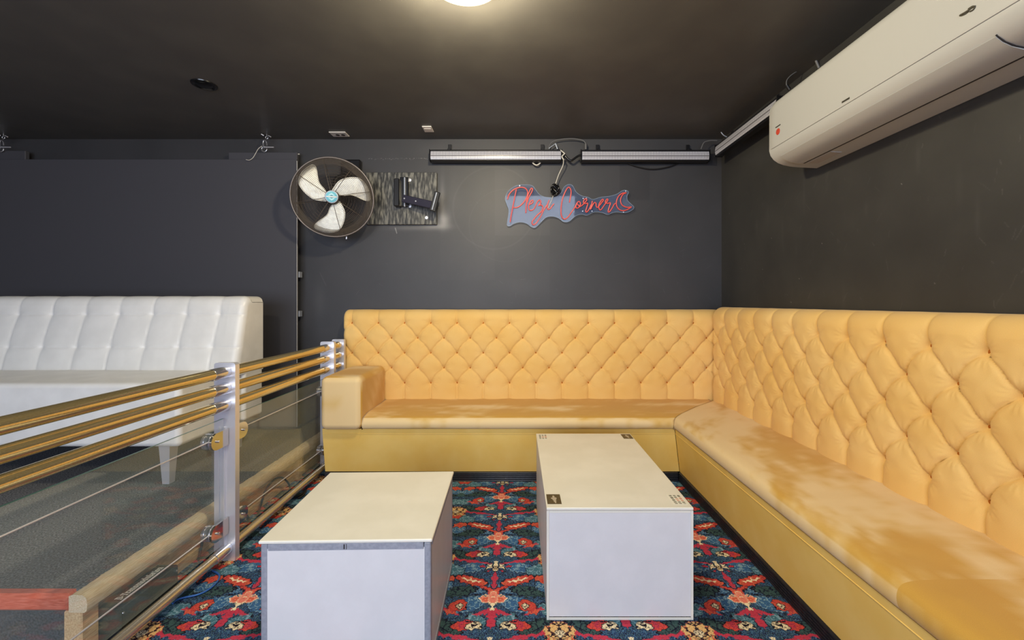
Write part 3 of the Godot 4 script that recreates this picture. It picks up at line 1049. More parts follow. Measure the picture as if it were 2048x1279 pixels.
func build_white_sofa() -> void:
	var o := thing("white_sofa", "long white leather sofa with square tufted back on the carpeted stage", "sofa", P(-2.9, DECK_H, 2.8))
	var x0 := -3.95
	var x1 := -1.875
	var pitch := 0.2308
	var low := 0.78
	var top := 1.305
	var rows := [1.185, 0.965]
	var pos := func(i: int, j: int) -> Vector3:
		var n := 260
		var u := clampf(float(i - 1) / (n - 2), 0, 1) * (x1 - x0)
		var x := x0 + u
		var h := 0.0
		var d := 0.0
		var dir := Vector3(0, 0, 1)
		var roll := 0.055
		var lean := 0.0
		var fade := 1.0
		if j <= 110:
			h = lerpf(low, top - roll, j / 110.0)
			lean = (h - low) / (top - low) * 0.115
			d = 2.865 + lean
		elif j <= 120:
			var an := (j - 110) / 10.0 * PI / 2
			h = top - roll + sin(an) * roll
			d = 2.97 + roll * (1.0 - cos(an))
			dir = Vector3(0, sin(an), cos(an))
			fade = 1.0 - (j - 110) / 14.0
		else:
			h = top
			d = 2.97 + roll + (0.125) * (j - 120) / 6.0
			dir = Vector3.UP
			fade = maxf(0.0, 0.28 - (j - 120) * 0.05)
		# seams wander a little, as pulled leather does
		var sx := (x - (-2.058) + 0.010 * sin(h * 9.0)) / pitch
		var fx := absf(sin(PI * sx))
		var swell := pow(fx, 0.3)
		if x > -2.058: swell = maxf(swell, smoothstep(-2.058, -1.98, x))
		var cross := 1.0
		for rr in rows:
			var dh := absf(h - rr)
			cross = minf(cross, 1.0 - 0.22 * exp(-dh / 0.007))
			var dx := (sx - roundf(sx)) * pitch
			if roundf(sx) <= 0:
				cross = minf(cross, 1.0 - 0.75 * exp(-sqrt(dx * dx + dh * dh) / 0.02))
		var hh := 0.026 * (0.45 + 0.55 * swell) * cross * maxf(fade, 0.3)
		var far := x1 - x
		var r := 0.05
		if far < r: hh -= (1.0 - sqrt(maxf(0.0, 1.0 - pow(1.0 - far / r, 2.0)))) * r * 0.9
		if i == 0 or i == n:
			return P(x, h + dir.y * minf(hh, 0.0), 3.15)
		return P(x, h, d) + dir * hh
	part("backrest", skin(260, 126, pos, Vector3(0, 0.3, 1)), M.white_vinyl, o)
	part("back_frame", S().cushion(P((x0 + x1) / 2 - 0.002, (0.453 + 0.85) / 2, 3.045), Vector3(x1 - x0 + 0.002, 0.85 - 0.453, 0.21), 0.02, 4).done(), M.white_vinyl, o)
	part("seat", S().cushion(P((x0 - 1.9) / 2, (0.453 + 0.815) / 2, 2.68), Vector3(-1.9 - x0, 0.362, 0.56), 0.03, 5, 0.006).done(), M.white_vinyl, o)
	for e in [[-2.02, 2.475], [-2.02, 3.08], [-3.82, 2.475], [-3.82, 3.08]]:
		var l := S()
		var a := []
		for h in [[0.226, 0.020], [0.455, 0.032]]:
			for m in [[-1, -1], [1, -1], [1, 1], [-1, 1]]: a.append(P(e[0] + m[0] * h[1], h[0], e[1] + m[1] * h[1]))
		for k in 4: l.quad(a[k], a[(k + 1) % 4], a[4 + (k + 1) % 4], a[4 + k], (a[k] + a[(k + 1) % 4]) / 2 - P(e[0], 0.226, e[1]))
		l.quad(a[0], a[1], a[2], a[3], Vector3.DOWN)
		part("leg", l.done(), M.alu_bright, o)

func base_panel(o: Node3D, pts: Array, out: Vector3, trim_from: Vector3, trim_to: Vector3) -> void:
	# a raked vinyl front: pts = top start, top end, bottom end, bottom start
	var s := S()
	var back := -out * 0.03
	s.quad(pts[0], pts[1], pts[2], pts[3], out)
	s.quad(pts[0] + back, pts[1] + back, pts[2] + back, pts[3] + back, -out)
	s.quad(pts[0], pts[3], pts[3] + back, pts[0] + back, pts[0] - pts[1])
	s.quad(pts[1], pts[2], pts[2] + back, pts[1] + back, pts[1] - pts[0])
	s.quad(pts[0], pts[1], pts[1] + back, pts[0] + back, Vector3.UP)
	s.quad(pts[3], pts[2], pts[2] + back, pts[3] + back, Vector3.DOWN)
	var base := part("base", s.done(), M.vinyl_gold, o, "smooth yellow vinyl base")
	# a welt just below the seat
	var w := S()
	var d: Vector3 = (pts[3] - pts[0]).normalized()
	w.tube([pts[0] + d * 0.036 + out * 0.001, pts[1] + d * 0.036 + out * 0.001], 0.0018, 8)
	part("welt", w.done(), M.vinyl_gold, base)
	# black ribbed skirting: two flats and four beads along it
	var t := S()
	var along := (trim_to - trim_from)
	var x := along.normalized()
	var poly := PackedVector2Array()
	poly.append(Vector2(-0.022, 0.0)); poly.append(Vector2(0.006, 0.0))
	for k in 5:
		for m in 5:
			var an := PI * m / 4.0 - PI / 2
			poly.append(Vector2(0.004 + 0.005 * cos(an), 0.0085 + k * 0.0125 + 0.0055 * sin(an)))
	poly.append(Vector2(0.0, 0.068)); poly.append(Vector2(-0.022, 0.070))
	t.prism(poly, Transform3D(Basis(out, Vector3.UP, out.cross(Vector3.UP)), trim_from if out.cross(Vector3.UP).dot(x) > 0 else trim_to), along.length())
	part("base_trim", t.done(), M.trim_black, o, "black ribbed skirting strip")

func seat_skin(prof: Array, nu: int, place: Callable, front_at: int, lengthwise: bool, bias := 0.0, cap_start := true, cap_end := true) -> ArrayMesh:
	var pr := curve(prof, 4)
	var n := pr.size() - 1
	var pos := func(i: int, j: int) -> Vector3:
		var p: Vector3 = place.call(pr[j], float(clampi(i, 1, nu - 1) - 1) / (nu - 2))
		if j > 24: p.y += nap_fine.get_noise_3d(p.x * 0.5, 0, p.z * 0.5) * 0.006
		if (i == 0 and cap_start) or (i == nu and cap_end): p.y = 0.386
		return p
	var col := func(p: Vector3, _i: int, j: int) -> Color:
		return seat_color(p, lengthwise, ((0.35 if lengthwise else 0.75) if j < front_at * 4 else 0.0) + bias)  # sheen along the front lip is painted in as a paler colour
	return skin(nu, n, pos, Vector3.UP, col)

func build_back_bench() -> void:
	var o := thing("banquette", "yellow velvet bench along the back wall, with button tufted back and one square arm", "bench", P(0.1, 0, 3.3), "yellow velvet corner banquette")
	tufted_back(o, P(-1.433, 0, 3.535), Vector3(1, 0, 0), Vector3(0, 0, 1), 3.10, 0.43, 1.185, 0.155, 0.066, 0.217, 1.098, 0.123, 0.037, 0.006, Vector2(0.035, 0.0))
	var prof := [Vector2(3.03, 0.386), Vector2(2.985, 0.388), Vector2(2.968, 0.398), Vector2(2.960, 0.425), Vector2(2.966, 0.450), Vector2(2.985, 0.466), Vector2(3.03, 0.474), Vector2(3.12, 0.479), Vector2(3.3, 0.481), Vector2(3.56, 0.476)]
	var place := func(q: Vector2, f: float) -> Vector3:
		return P(lerpf(-1.079, minf(1.083 + (q.x - 2.96) - 0.003, 1.565), f), q.y, q.x)
	part("seat_cushion", seat_skin(prof, 180, place, 5, false), M.velvet_seat, o)
	var arm := S()
	arm.cushion(P(-1.222, 0.570, 3.225), Vector3(0.282, 0.368, 0.56), 0.042, 6, 0.008)
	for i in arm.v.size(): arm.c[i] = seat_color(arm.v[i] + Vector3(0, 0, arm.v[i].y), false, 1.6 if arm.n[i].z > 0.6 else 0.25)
	part("arm_rest", arm.done(), M.velvet_seat, o)
	base_panel(o, [P(-1.366, 0.385, 2.990), P(1.098, 0.385, 2.990), P(1.150, 0.069, 3.038), P(-1.366, 0.069, 3.038)], Vector3(0, 0, 1), P(-1.366, 0, 3.036), P(1.138, 0, 3.036))
	part("side_panel", S().span(-1.364, -1.340, 0.0, 0.385, 3.045, 3.66).done(), M.vinyl_gold, o)

func build_right_bench() -> void:
	var o := thing("banquette", "yellow velvet bench along the right wall under the air conditioner, with button tufted back", "bench", P(1.4, 0, 1.9), "yellow velvet corner banquette")
	tufted_back(o, P(1.618, 0, 3.484), Vector3(0, 0, 1), Vector3(-1, 0, 0), 3.24, 0.466, 1.205, 0.14, 0.1705, 0.2055, 1.10, 0.128, 0.038, 0.0056, Vector2(0.03, 0.0))
	var prof := [Vector2(1.15, 0.386), Vector2(1.105, 0.388), Vector2(1.090, 0.398), Vector2(1.083, 0.425), Vector2(1.088, 0.452), Vector2(1.106, 0.468), Vector2(1.15, 0.476), Vector2(1.25, 0.480), Vector2(1.45, 0.481), Vector2(1.645, 0.476)]
	var far := func(q: Vector2, f: float) -> Vector3:
		return P(q.x, q.y, lerpf(minf(2.96 + (q.x - 1.083) - 0.002, 3.476), 1.222, f))
	part("seat_cushion", seat_skin(prof, 170, far, 4, true, 0.0, true, false), M.velvet_seat, o)
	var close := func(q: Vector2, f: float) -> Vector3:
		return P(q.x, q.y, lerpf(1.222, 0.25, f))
	part("seat_cushion", seat_skin(prof, 80, close, 4, true, -0.5, false), M.velvet_seat, o, "nearest seat section in darker gold")  # negative bias: whole section shifted to a darker gold
	base_panel(o, [P(1.10, 0.385, 2.986), P(1.10, 0.385, 0.25), P(1.152, 0.069, 0.25), P(1.152, 0.069, 3.034)], Vector3(-1, 0, 0), P(1.15, 0, 3.03), P(1.15, 0, 0.25))

func build_tables() -> void:
	# the square one with an aluminium frame
	var o := thing("cube_table", "square white cube table with aluminium edge frame, nearest the glass railing", "table", P(-0.60, 0, 1.772), "white box tables")
	o.rotation.y = deg_to_rad(1.3)
	var w := 0.292
	var h := 0.45
	var e := 0.024
	var add := func(called: String, s: Shape, m: Material) -> MeshInstance3D:
		var p := MeshInstance3D.new()
		p.name = called
		p.mesh = s.done()
		p.material_override = m
		o.add_child(p, true)
		return p
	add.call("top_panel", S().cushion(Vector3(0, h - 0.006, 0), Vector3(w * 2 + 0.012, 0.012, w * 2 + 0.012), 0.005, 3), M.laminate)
	for k in 4:
		var b := Basis(Vector3.UP, k * PI / 2)
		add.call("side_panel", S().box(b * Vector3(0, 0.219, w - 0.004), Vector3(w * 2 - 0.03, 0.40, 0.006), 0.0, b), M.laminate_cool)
		var r: MeshInstance3D = add.call("frame_rail", S().box(b * Vector3(0, h - 0.012 - 0.0125, w - 0.001), Vector3(w * 2 - e * 2 - 0.002, 0.024, 0.006), 0.0015, b), M.alu)
		add.call("frame_rail", S().box(b * Vector3(0, 0.0125, w - 0.001), Vector3(w * 2 - e * 2 - 0.002, 0.024, 0.006), 0.0015, b), M.alu)
		add.call("frame_post", S().box(b * Vector3(w - e / 2, 0.2175, w - e / 2), Vector3(e, 0.435, e), 0.003, b), M.alu)
		if k == 0:
			var sc := MeshInstance3D.new()
			sc.name = "latch_slot"
			sc.mesh = S().box(Vector3(-0.006, h - 0.0245, w + 0.0022), Vector3(0.004, 0.016, 0.001), 0.0).box(Vector3(0.002, h - 0.0245, w + 0.0022), Vector3(0.002, 0.018, 0.001), 0.0).done()
			sc.material_override = M.dark_gap
			r.add_child(sc, true)
	# the long one with stickers
	var q := thing("coffee_table", "long white box table with corner stickers, between the two yellow benches", "table", P(0.41, 0, 2.19), "white box tables")
	part("top_panel", S().cushion(P(0.41, 0.444, 2.19), Vector3(0.588, 0.012, 0.966), 0.004, 3).done(), M.laminate, q)
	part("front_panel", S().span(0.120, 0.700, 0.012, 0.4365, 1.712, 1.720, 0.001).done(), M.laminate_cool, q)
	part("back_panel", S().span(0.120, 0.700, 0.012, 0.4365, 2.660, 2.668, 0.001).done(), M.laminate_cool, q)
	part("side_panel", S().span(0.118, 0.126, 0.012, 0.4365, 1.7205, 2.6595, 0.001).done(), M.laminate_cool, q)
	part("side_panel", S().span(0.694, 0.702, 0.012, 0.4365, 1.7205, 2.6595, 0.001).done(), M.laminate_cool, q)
	part("edge_strip", S().span(0.1165, 0.1265, 0.0, 0.437, 1.709, 1.7118, 0.001).done(), M.laminate, q)
	part("edge_strip", S().span(0.6935, 0.7035, 0.0, 0.437, 1.709, 1.7118, 0.001).done(), M.laminate, q)
	part("edge_strip", S().span(0.127, 0.693, 0.0, 0.011, 1.709, 1.7118, 0.001).done(), M.laminate, q)
	part("edge_strip", S().span(0.127, 0.693, 0.428, 0.437, 1.709, 1.7118, 0.001).done(), M.laminate, q)
	for d in [[0.122, 1.738, M.sticker_dark, "dark sticker with a pale crest"], [0.640, 2.570, M.sticker_dark, "dark sticker with a pale crest"], [0.634, 1.735, M.sticker_text, "pale sticker with lines of small print"], [0.124, 2.562, M.sticker_text, "pale sticker with lines of small print"]]:
		var s := S()
		s.flat_uv = 2
		s.uv_from = Vector2(d[0], -(d[1] + 0.088))
		s.uv_size = Vector2(0.058, 0.088)
		s.span(d[0], d[0] + 0.058, 0.4501, 0.4506, d[1], d[1] + 0.088, 0.0)
		part("sticker", s.done(), d[2], q, d[3])

const RAIL_X := -1.435

func build_railing() -> void:
	var o := thing("railing", "brass and chrome railing with glass panels, along the edge of the stage", "railing", P(RAIL_X, 0, 2.3))
	var posts := [2.118, 3.25, 3.452]
	var heights := [0.927, 0.847, 0.766]
	for i in 3:
		var d: float = posts[i]
		var x0 := -1.492
		var x1 := -1.388 if i < 2 else -1.394
		var poly := PackedVector2Array()
		var r := 0.012
		for k in 5: poly.append(Vector2(x1 - r + r * cos(PI / 8 * k), 0.972 - r + r * sin(PI / 8 * k)))
		for k in 5: poly.append(Vector2(x0 + r - r * sin(PI / 8 * k), 0.972 - r + r * cos(PI / 8 * k)))
		poly.append(Vector2(x0, 0.0)); poly.append(Vector2(x1, 0.0))
		var p := part("post", S().prism(poly, Transform3D(Basis.IDENTITY, Vector3(0, 0, -d - 0.016)), 0.032).done(), M.alu_bright, o)
		if i == 0:
			part("glazing_bead", S().span(-1.470, -1.464, 0.05, 0.66, d - 0.0215, d - 0.0165, 0.001).done(), M.alu_bright, p)
			part("glazing_bead", S().span(-1.446, -1.436, 0.05, 0.66, d - 0.0235, d - 0.0165, 0.001).done(), M.alu_bright, p)
	var rails := [[0.75, posts[0] - 0.017], [posts[0] + 0.017, posts[1] - 0.017], [posts[1] + 0.017, posts[2] - 0.017]]
	for i in 3:
		for h in heights:
			var a: float = rails[i][0]
			var b: float = rails[i][1]
			part("hand_rail", S().tube([P(RAIL_X, h, a), P(RAIL_X, h, b)], 0.0265, 24).done(), M.brass, o)
			part("sleeve", S().lathe([Vector2(0.0266, 0.0), Vector2(0.0285, 0.003), Vector2(0.0285, 0.10 if i < 2 else 0.05)], Transform3D(Basis(Vector3.RIGHT, -PI / 2), P(RAIL_X, h, b - (0.10 if i < 2 else 0.05))), 24).done(), M.chrome, o)
		part("foot_rail", S().tube([P(-1.425, 0.062, rails[i][0]), P(-1.425, 0.062, rails[i][1])], 0.0225, 24).done(), M.foot_steel, o)
		part("sleeve", S().lathe([Vector2(0.0226, 0.0), Vector2(0.0252, 0.003), Vector2(0.0252, 0.10 if i < 2 else 0.05)], Transform3D(Basis(Vector3.RIGHT, -PI / 2), P(-1.425, 0.062, rails[i][1] - (0.10 if i < 2 else 0.05))), 24).done(), M.chrome, o)
	# glass, held between discs
	var panes := [[0.78, 2.092], [2.150, 3.205]]
	for g in panes:
		var p := part("glass_panel", S().span(-1.446, -1.439, 0.088, 0.70, g[0], g[1], 0.0).done(), M.glass, o)
		part("polished_edge", S().span(-1.4462, -1.4388, 0.7, 0.7012, g[0], g[1], 0.0).done(), M.glass_edge, p)
	for h in [0.612, 0.178]:
		part("rod", S().tube([P(-1.434, h + 0.008, 0.78), P(-1.434, h + 0.008, 2.0)], 0.0032, 8).done(), M.alu_bright, o)
		part("rod", S().tube([P(-1.434, h + 0.008, 2.235), P(-1.434, h + 0.008, 3.14)], 0.0032, 8).done(), M.alu_bright, o)
		for e in [[2.118, -1.0, 0.098], [2.118, 1.0, 0.092], [3.25, -1.0, 0.085]]:
			var c: float = e[0] + e[1] * e[2]
			# the arm: a flat bar with a round end, lying in the plane of the glass
			var poly := PackedVector2Array()
			for k in 17:
				var an := -PI / 2 + PI * k / 16.0
				poly.append(Vector2(e[2] + 0.040 * cos(an), 0.040 * sin(an)))
			poly.append(Vector2(0.02, 0.040)); poly.append(Vector2(0.02, -0.040))
			var dirz := Vector3(0, 0, -e[1])
			var arm := part("clamp_arm", S().prism(poly, Transform3D(Basis(dirz, Vector3.UP, Vector3.RIGHT), P(-1.428, h, e[0])), 0.010).done(), M.steel_mirror, o)
			var xf := Transform3D(Basis(Vector3(0, 0, 1), PI / 2), P(-1.4285, h, c))
			part("washer", S().lathe([Vector2(0.0, 0.0), Vector2(0.036, 0.0), Vector2(0.036, 0.004), Vector2(0.033, 0.005), Vector2(0.033, 0.007), Vector2(0.036, 0.008), Vector2(0.036, 0.010), Vector2(0.0, 0.010)], xf, 28).done(), M.chrome, arm)
			part("washer", S().lathe([Vector2(0.0, 0.018), Vector2(0.036, 0.018), Vector2(0.036, 0.030), Vector2(0.033, 0.031), Vector2(0.033, 0.034), Vector2(0.036, 0.035), Vector2(0.036, 0.044), Vector2(0.0, 0.044)], xf, 28).done(), M.chrome, arm)
			part("bolt", S().lathe([Vector2(0.006, 0.0), Vector2(0.006, -0.008), Vector2(0.0045, -0.010), Vector2(0.0, -0.010)], Transform3D(Basis(Vector3(0, 0, 1), PI / 2), P(-1.418, h, c)), 6).done(), M.chrome, arm)

func build_wall_panel() -> void:
	var o := thing("wall_board", "tall charcoal board standing against the back wall behind the white sofa", "board", P(-3.2, DECK_H, 3.6))
	part("board", S().span(-4.55, -1.853, DECK_H, 2.468, 3.585, 3.615, 0.002).done(), M.wall_panel, o)
	part("edge_trim", S().span(-1.852, -1.847, DECK_H, 2.455, 3.583, 3.590, 0.001).done(), M.panel_edge, o, "pale unpainted right edge")
	part("cleat", S().span(-2.445, -1.865, 2.462, 2.538, 3.617, 3.65, 0.003).done(), M.wall_panel, o)
	part("cleat", S().span(-4.55, -4.165, 2.462, 2.552, 3.617, 3.65, 0.003).done(), M.wall_panel, o)
	for y in [549, 627]:
		var p := at_d(600, y, 3.64)
		part("clip", S().box(p, Vector3(0.016, 0.05, 0.05), 0.003).done(), M.alu, o)
	part("screw", S().tube([at_d(593, 308, 3.635), at_d(599, 308, 3.635)], 0.005, 8).done(), M.pale_cable, o)

func build_fan() -> void:
	var c := at_d(666, 395, 3.40)
	var o := thing("wall_fan", "round industrial wall fan with three pale blades and a turquoise hub badge", "fan", c)
	var b := Basis(Vector3.UP, deg_to_rad(17)) * Basis(Vector3.RIGHT, deg_to_rad(9))
	var xf := Transform3D(b, c)
	var R := 0.306
	var dome := func(r: float) -> float: return 0.078 * (1.0 - pow(r / R, 4.0)) + 0.01
	# rim
	var ring := []
	for i in 64: ring.append(xf * Vector3(cos(TAU * i / 64) * R, sin(TAU * i / 64) * R, 0.008))
	part("rim", S().tube(ring, 0.007, 8, true).done(), M.fan_rim, o)
	var band := S()
	for i in 64:
		var a0 := TAU * i / 64
		var a1 := TAU * (i + 1) / 64
		var v0 := Vector3(cos(a0), sin(a0), 0)
		var v1 := Vector3(cos(a1), sin(a1), 0)
		band.tri(xf * (v0 * R), xf * (v1 * R), xf * (v1 * (R - 0.004) + Vector3(0, 0, -0.03)), b * v0, b * v1, b * v1)
		band.tri(xf * (v0 * R), xf * (v1 * (R - 0.004) + Vector3(0, 0, -0.03)), xf * (v0 * (R - 0.004) + Vector3(0, 0, -0.03)), b * v0, b * v1, b * v0)
	part("rim_band", band.done(), M.fan_rim, o)
	# guards: one long spiral of wire in front, another behind
	for side in [1.0, -1.0]:
		var pts := []
		var r := 0.046
		var an := 0.0
		while r < R:
			pts.append(xf * Vector3(cos(an) * r, sin(an) * r, dome.call(r) if side > 0 else -dome.call(r) - 0.02))
			var per := 0.0108 if r < 0.25 else 0.0034
			if side < 0: per *= 2.0
			an += TAU / 44
			r += per / 44
		part("guard_wire", S().tube(pts, 0.0010 if side > 0 else 0.0012, 4).done(), M.fan_guard, o)
		for k in 8:
			var q := []
			for m in 9:
				var rr := lerpf(0.04, R, m / 8.0)
				q.append(xf * Vector3(cos(TAU * (k + 0.28) / 8) * rr, sin(TAU * (k + 0.28) / 8) * rr, (dome.call(rr) if side > 0 else -dome.call(rr) - 0.02) - 0.0025 * side))
			part("guard_spoke", S().tube(q, 0.0022, 6).done(), M.fan_guard, o)
	# blades, all of one outline
	var outline := [[-55, 10], [-75, -75], [-135, -150], [-155, -225], [-163, -290], [-180, -345], [-215, -362], [-255, -338], [-310, -285], [-350, -215], [-362, -140], [-330, -70], [-270, -5], [-200, 38], [-120, 48], [-62, 45]]
	for k in 3:
		var t := Basis(Vector3(0, 0, 1), -TAU / 3 * k)
		var pl := []
		for e in outline: pl.append(Vector2(e[0], -e[1]) * 0.00067)
		var ol := curve(pl, 4, true)
		var s := S()
		var tw := func(p: Vector2) -> Vector3:
			# a twisted sheet: the leading side nearer, the trailing side further back
			var off := (p.x * 0.55 + p.y * 0.83)
			return xf * (t * Vector3(p.x, p.y, 0.012 + (p.x * 0.83 - p.y * -0.55) * -0.10 - off * off * 0.35))
		var poly := PackedVector2Array(ol)
		var mid := Vector2(-0.135, 0.09)
		# rings towards the middle keep the curve smooth
		for ringi in 5:
			var f0 := ringi / 5.0
			var f1 := (ringi + 1) / 5.0
			for i in poly.size():
				var p0 := poly[i]
				var p1 := poly[(i + 1) % poly.size()]
				var a: Vector3 = tw.call(p0.lerp(mid, f0))
				var a2: Vector3 = tw.call(p1.lerp(mid, f0))
				var a3: Vector3 = tw.call(p1.lerp(mid, f1))
				var a4: Vector3 = tw.call(p0.lerp(mid, f1))
				s.tri(a, a2, a3, Vector3.ZERO, Vector3.ZERO, Vector3.ZERO, b.z)
				s.tri(a, a3, a4, Vector3.ZERO, Vector3.ZERO, Vector3.ZERO, b.z)
		var bl := part("blade", s.done(), M.fan_blade, o)
		var rim := []
		for p in ol: rim.append(tw.call((p as Vector2).lerp(mid, 0.06)) + b.z * 0.001)
		part("rolled_edge", S().tube(rim, 0.0035, 6, true).done(), M.fan_blade, bl)
	# hub, badge, motor, arm
	var turn := Transform3D(b * Basis(Vector3.RIGHT, PI / 2), c)
	part("hub", S().lathe([Vector2(0.0, 0.035), Vector2(0.05, 0.035), Vector2(0.055, 0.02), Vector2(0.055, -0.02)], turn, 28).done(), M.black_metal, o)
	var bd := part("badge", S().lathe([Vector2(0.046, 0.074), Vector2(0.046, 0.088), Vector2(0.041, 0.093), Vector2(0.0, 0.095)].map(func(q): return q), turn, 32).done(), M.badge, o, "turquoise badge with a split diamond")
	part("badge_ring", S().lathe([Vector2(0.041, 0.0925), Vector2(0.047, 0.0915), Vector2(0.049, 0.086), Vector2(0.047, 0.074)], turn, 32).done(), M.alu, bd)
	part("bar", S().box(xf * Vector3(0, 0, 0.0965), Vector3(0.076, 0.008, 0.003), 0.001, b).done(), M.white_plate, bd)
	for sg in [1.0, -1.0]:
		part("emblem", S().prism(PackedVector2Array([Vector2(-0.026, 0.007 * sg), Vector2(0.026, 0.007 * sg), Vector2(0.012, 0.022 * sg), Vector2(0.0, 0.030 * sg), Vector2(-0.012, 0.022 * sg)]), Transform3D(b, xf * Vector3(0, 0, 0.0945)), 0.002).done(), M.badge_light, bd)
		part("emblem", S().prism(PackedVector2Array([Vector2(-0.013, 0.008 * sg), Vector2(0.013, 0.008 * sg), Vector2(0.0, 0.013 * sg)]), Transform3D(b, xf * Vector3(0, 0, 0.0958)), 0.002).done(), M.badge_dark, bd)
	part("motor", S().lathe([Vector2(0.0, -0.235), Vector2(0.06, -0.235), Vector2(0.078, -0.215), Vector2(0.08, -0.11), Vector2(0.05, -0.10), Vector2(0.05, -0.04), Vector2(0.0, -0.04)], turn, 28).done(), M.black_metal, o)
	var w := Vector3(c.x + 0.02, c.y + 0.30, -WALL_Z)
	part("bracket", S().tube(curve([xf * Vector3(0, 0.02, -0.16), xf * Vector3(0, 0.16, -0.2), w + Vector3(0, -0.05, 0.08), w + Vector3(0, 0, 0.03)], 6), 0.018, 10).done(), M.black_metal, o)
	part("wall_plate", S().box(w + Vector3(0.02, 0.02, 0.025), Vector3(0.17, 0.14, 0.048), 0.012).done(), M.black_metal, o)
	var kn := at_d(693, 473, 3.5)
	part("pull_knob", S().lathe([Vector2(0.0, -0.022), Vector2(0.008, -0.020), Vector2(0.009, 0.0), Vector2(0.004, 0.006), Vector2(0.004, 0.03)], Transform3D(Basis.IDENTITY, kn), 12).done(), M.chrome, o)
	part("knob_stem", S().tube([kn + Vector3(0, 0.02, 0), kn + Vector3(0, 0.055, 0.02), xf * Vector3(0.05, -0.27, -0.03)], 0.004, 6).done(), M.fan_guard, o)

func build_plywood_and_mount() -> void:
	var a := at_d(733, 345, 3.68)
	var b := at_d(874, 449, 3.68)
	single("plywood_board", S().span(a.x, b.x, b.y, a.y, 3.672, 3.699, 0.003).done(), M.plywood, "black stained plywood board with pale grain, screwed to the wall beside the fan", "board")
	for e in [[820, 360], [853, 435], [820, 412]]:
		single("washer_screw", S().lathe([Vector2(0.0, 0.006), Vector2(0.006, 0.005), Vector2(0.007, 0.002), Vector2(0.013, 0.002), Vector2(0.013, 0.0)], Transform3D(Basis(Vector3.RIGHT, PI / 2), at_d(e[0], e[1], 3.672)), 14).done(), M.alu_bright, {360: "washer head screw at the top of the plywood, right of the mount plate", 435: "washer head screw near the plywood's lower right corner", 412: "washer head screw below the mount arm on the plywood"}[e[1]], "screw")
	var o := thing("tv_mount", "black swivelling television wall mount with folded arm on the plywood board", "wall mount", at_d(806, 385, 3.67))
	var d := 3.64
	part("wall_plate", S().box(at_d(809, 384, 3.655), Vector3(0.072, 0.25, 0.034), 0.004).done(), M.black_gloss, o)
	part("side_channel", S().box(at_d(795, 386, 3.63), Vector3(0.045, 0.235, 0.07), 0.006).done(), M.black_metal, o)
	part("plate_rib", S().box(at_d(809.5, 384, d - 0.01), Vector3(0.012, 0.25, 0.02), 0.003).done(), M.alu, o)
	var p0 := at_d(808, 397, 3.60)
	var p1 := at_d(868, 411, 3.55)
	var dir := (p1 - p0).normalized()
	var bs := Basis(dir, Vector3.UP.slide(dir).normalized(), dir.cross(Vector3.UP.slide(dir).normalized()))
	part("swing_arm", S().box((p0 + p1) / 2, Vector3(p0.distance_to(p1) + 0.02, 0.062, 0.03), 0.004, bs).done(), mat(c8(52, 50, 66), 0.4, 0.3), o)
	for f in [0.04, 0.42]:
		part("bolt", S().lathe([Vector2(0.0, 0.005), Vector2(0.006, 0.004), Vector2(0.007, 0.0)], Transform3D(bs * Basis(Vector3.RIGHT, PI / 2), p0.lerp(p1, f) + bs.z * 0.016), 10).done(), M.alu_bright, o)
	var tilt := Basis(Vector3(0, 0, 1), deg_to_rad(-15))
	part("screen_plate", S().box(at_d(870, 403, 3.53), Vector3(0.05, 0.165, 0.02), 0.004, tilt).done(), M.black_gloss, o)
	part("plate_rib", S().box(at_d(869, 402, 3.515), Vector3(0.010, 0.15, 0.014), 0.003, tilt).done(), M.alu, o)

func stroke(pts: Array, k: float, off: Vector2, xf: Transform3D, r: float) -> ArrayMesh:
	var q := []
	for i in range(0, pts.size(), 2): q.append(xf * Vector3((pts[i] * k + off.x), -(pts[i + 1] * k + off.y), 0.011))
	return S().tube(curve(q, 5), r, 8).done()

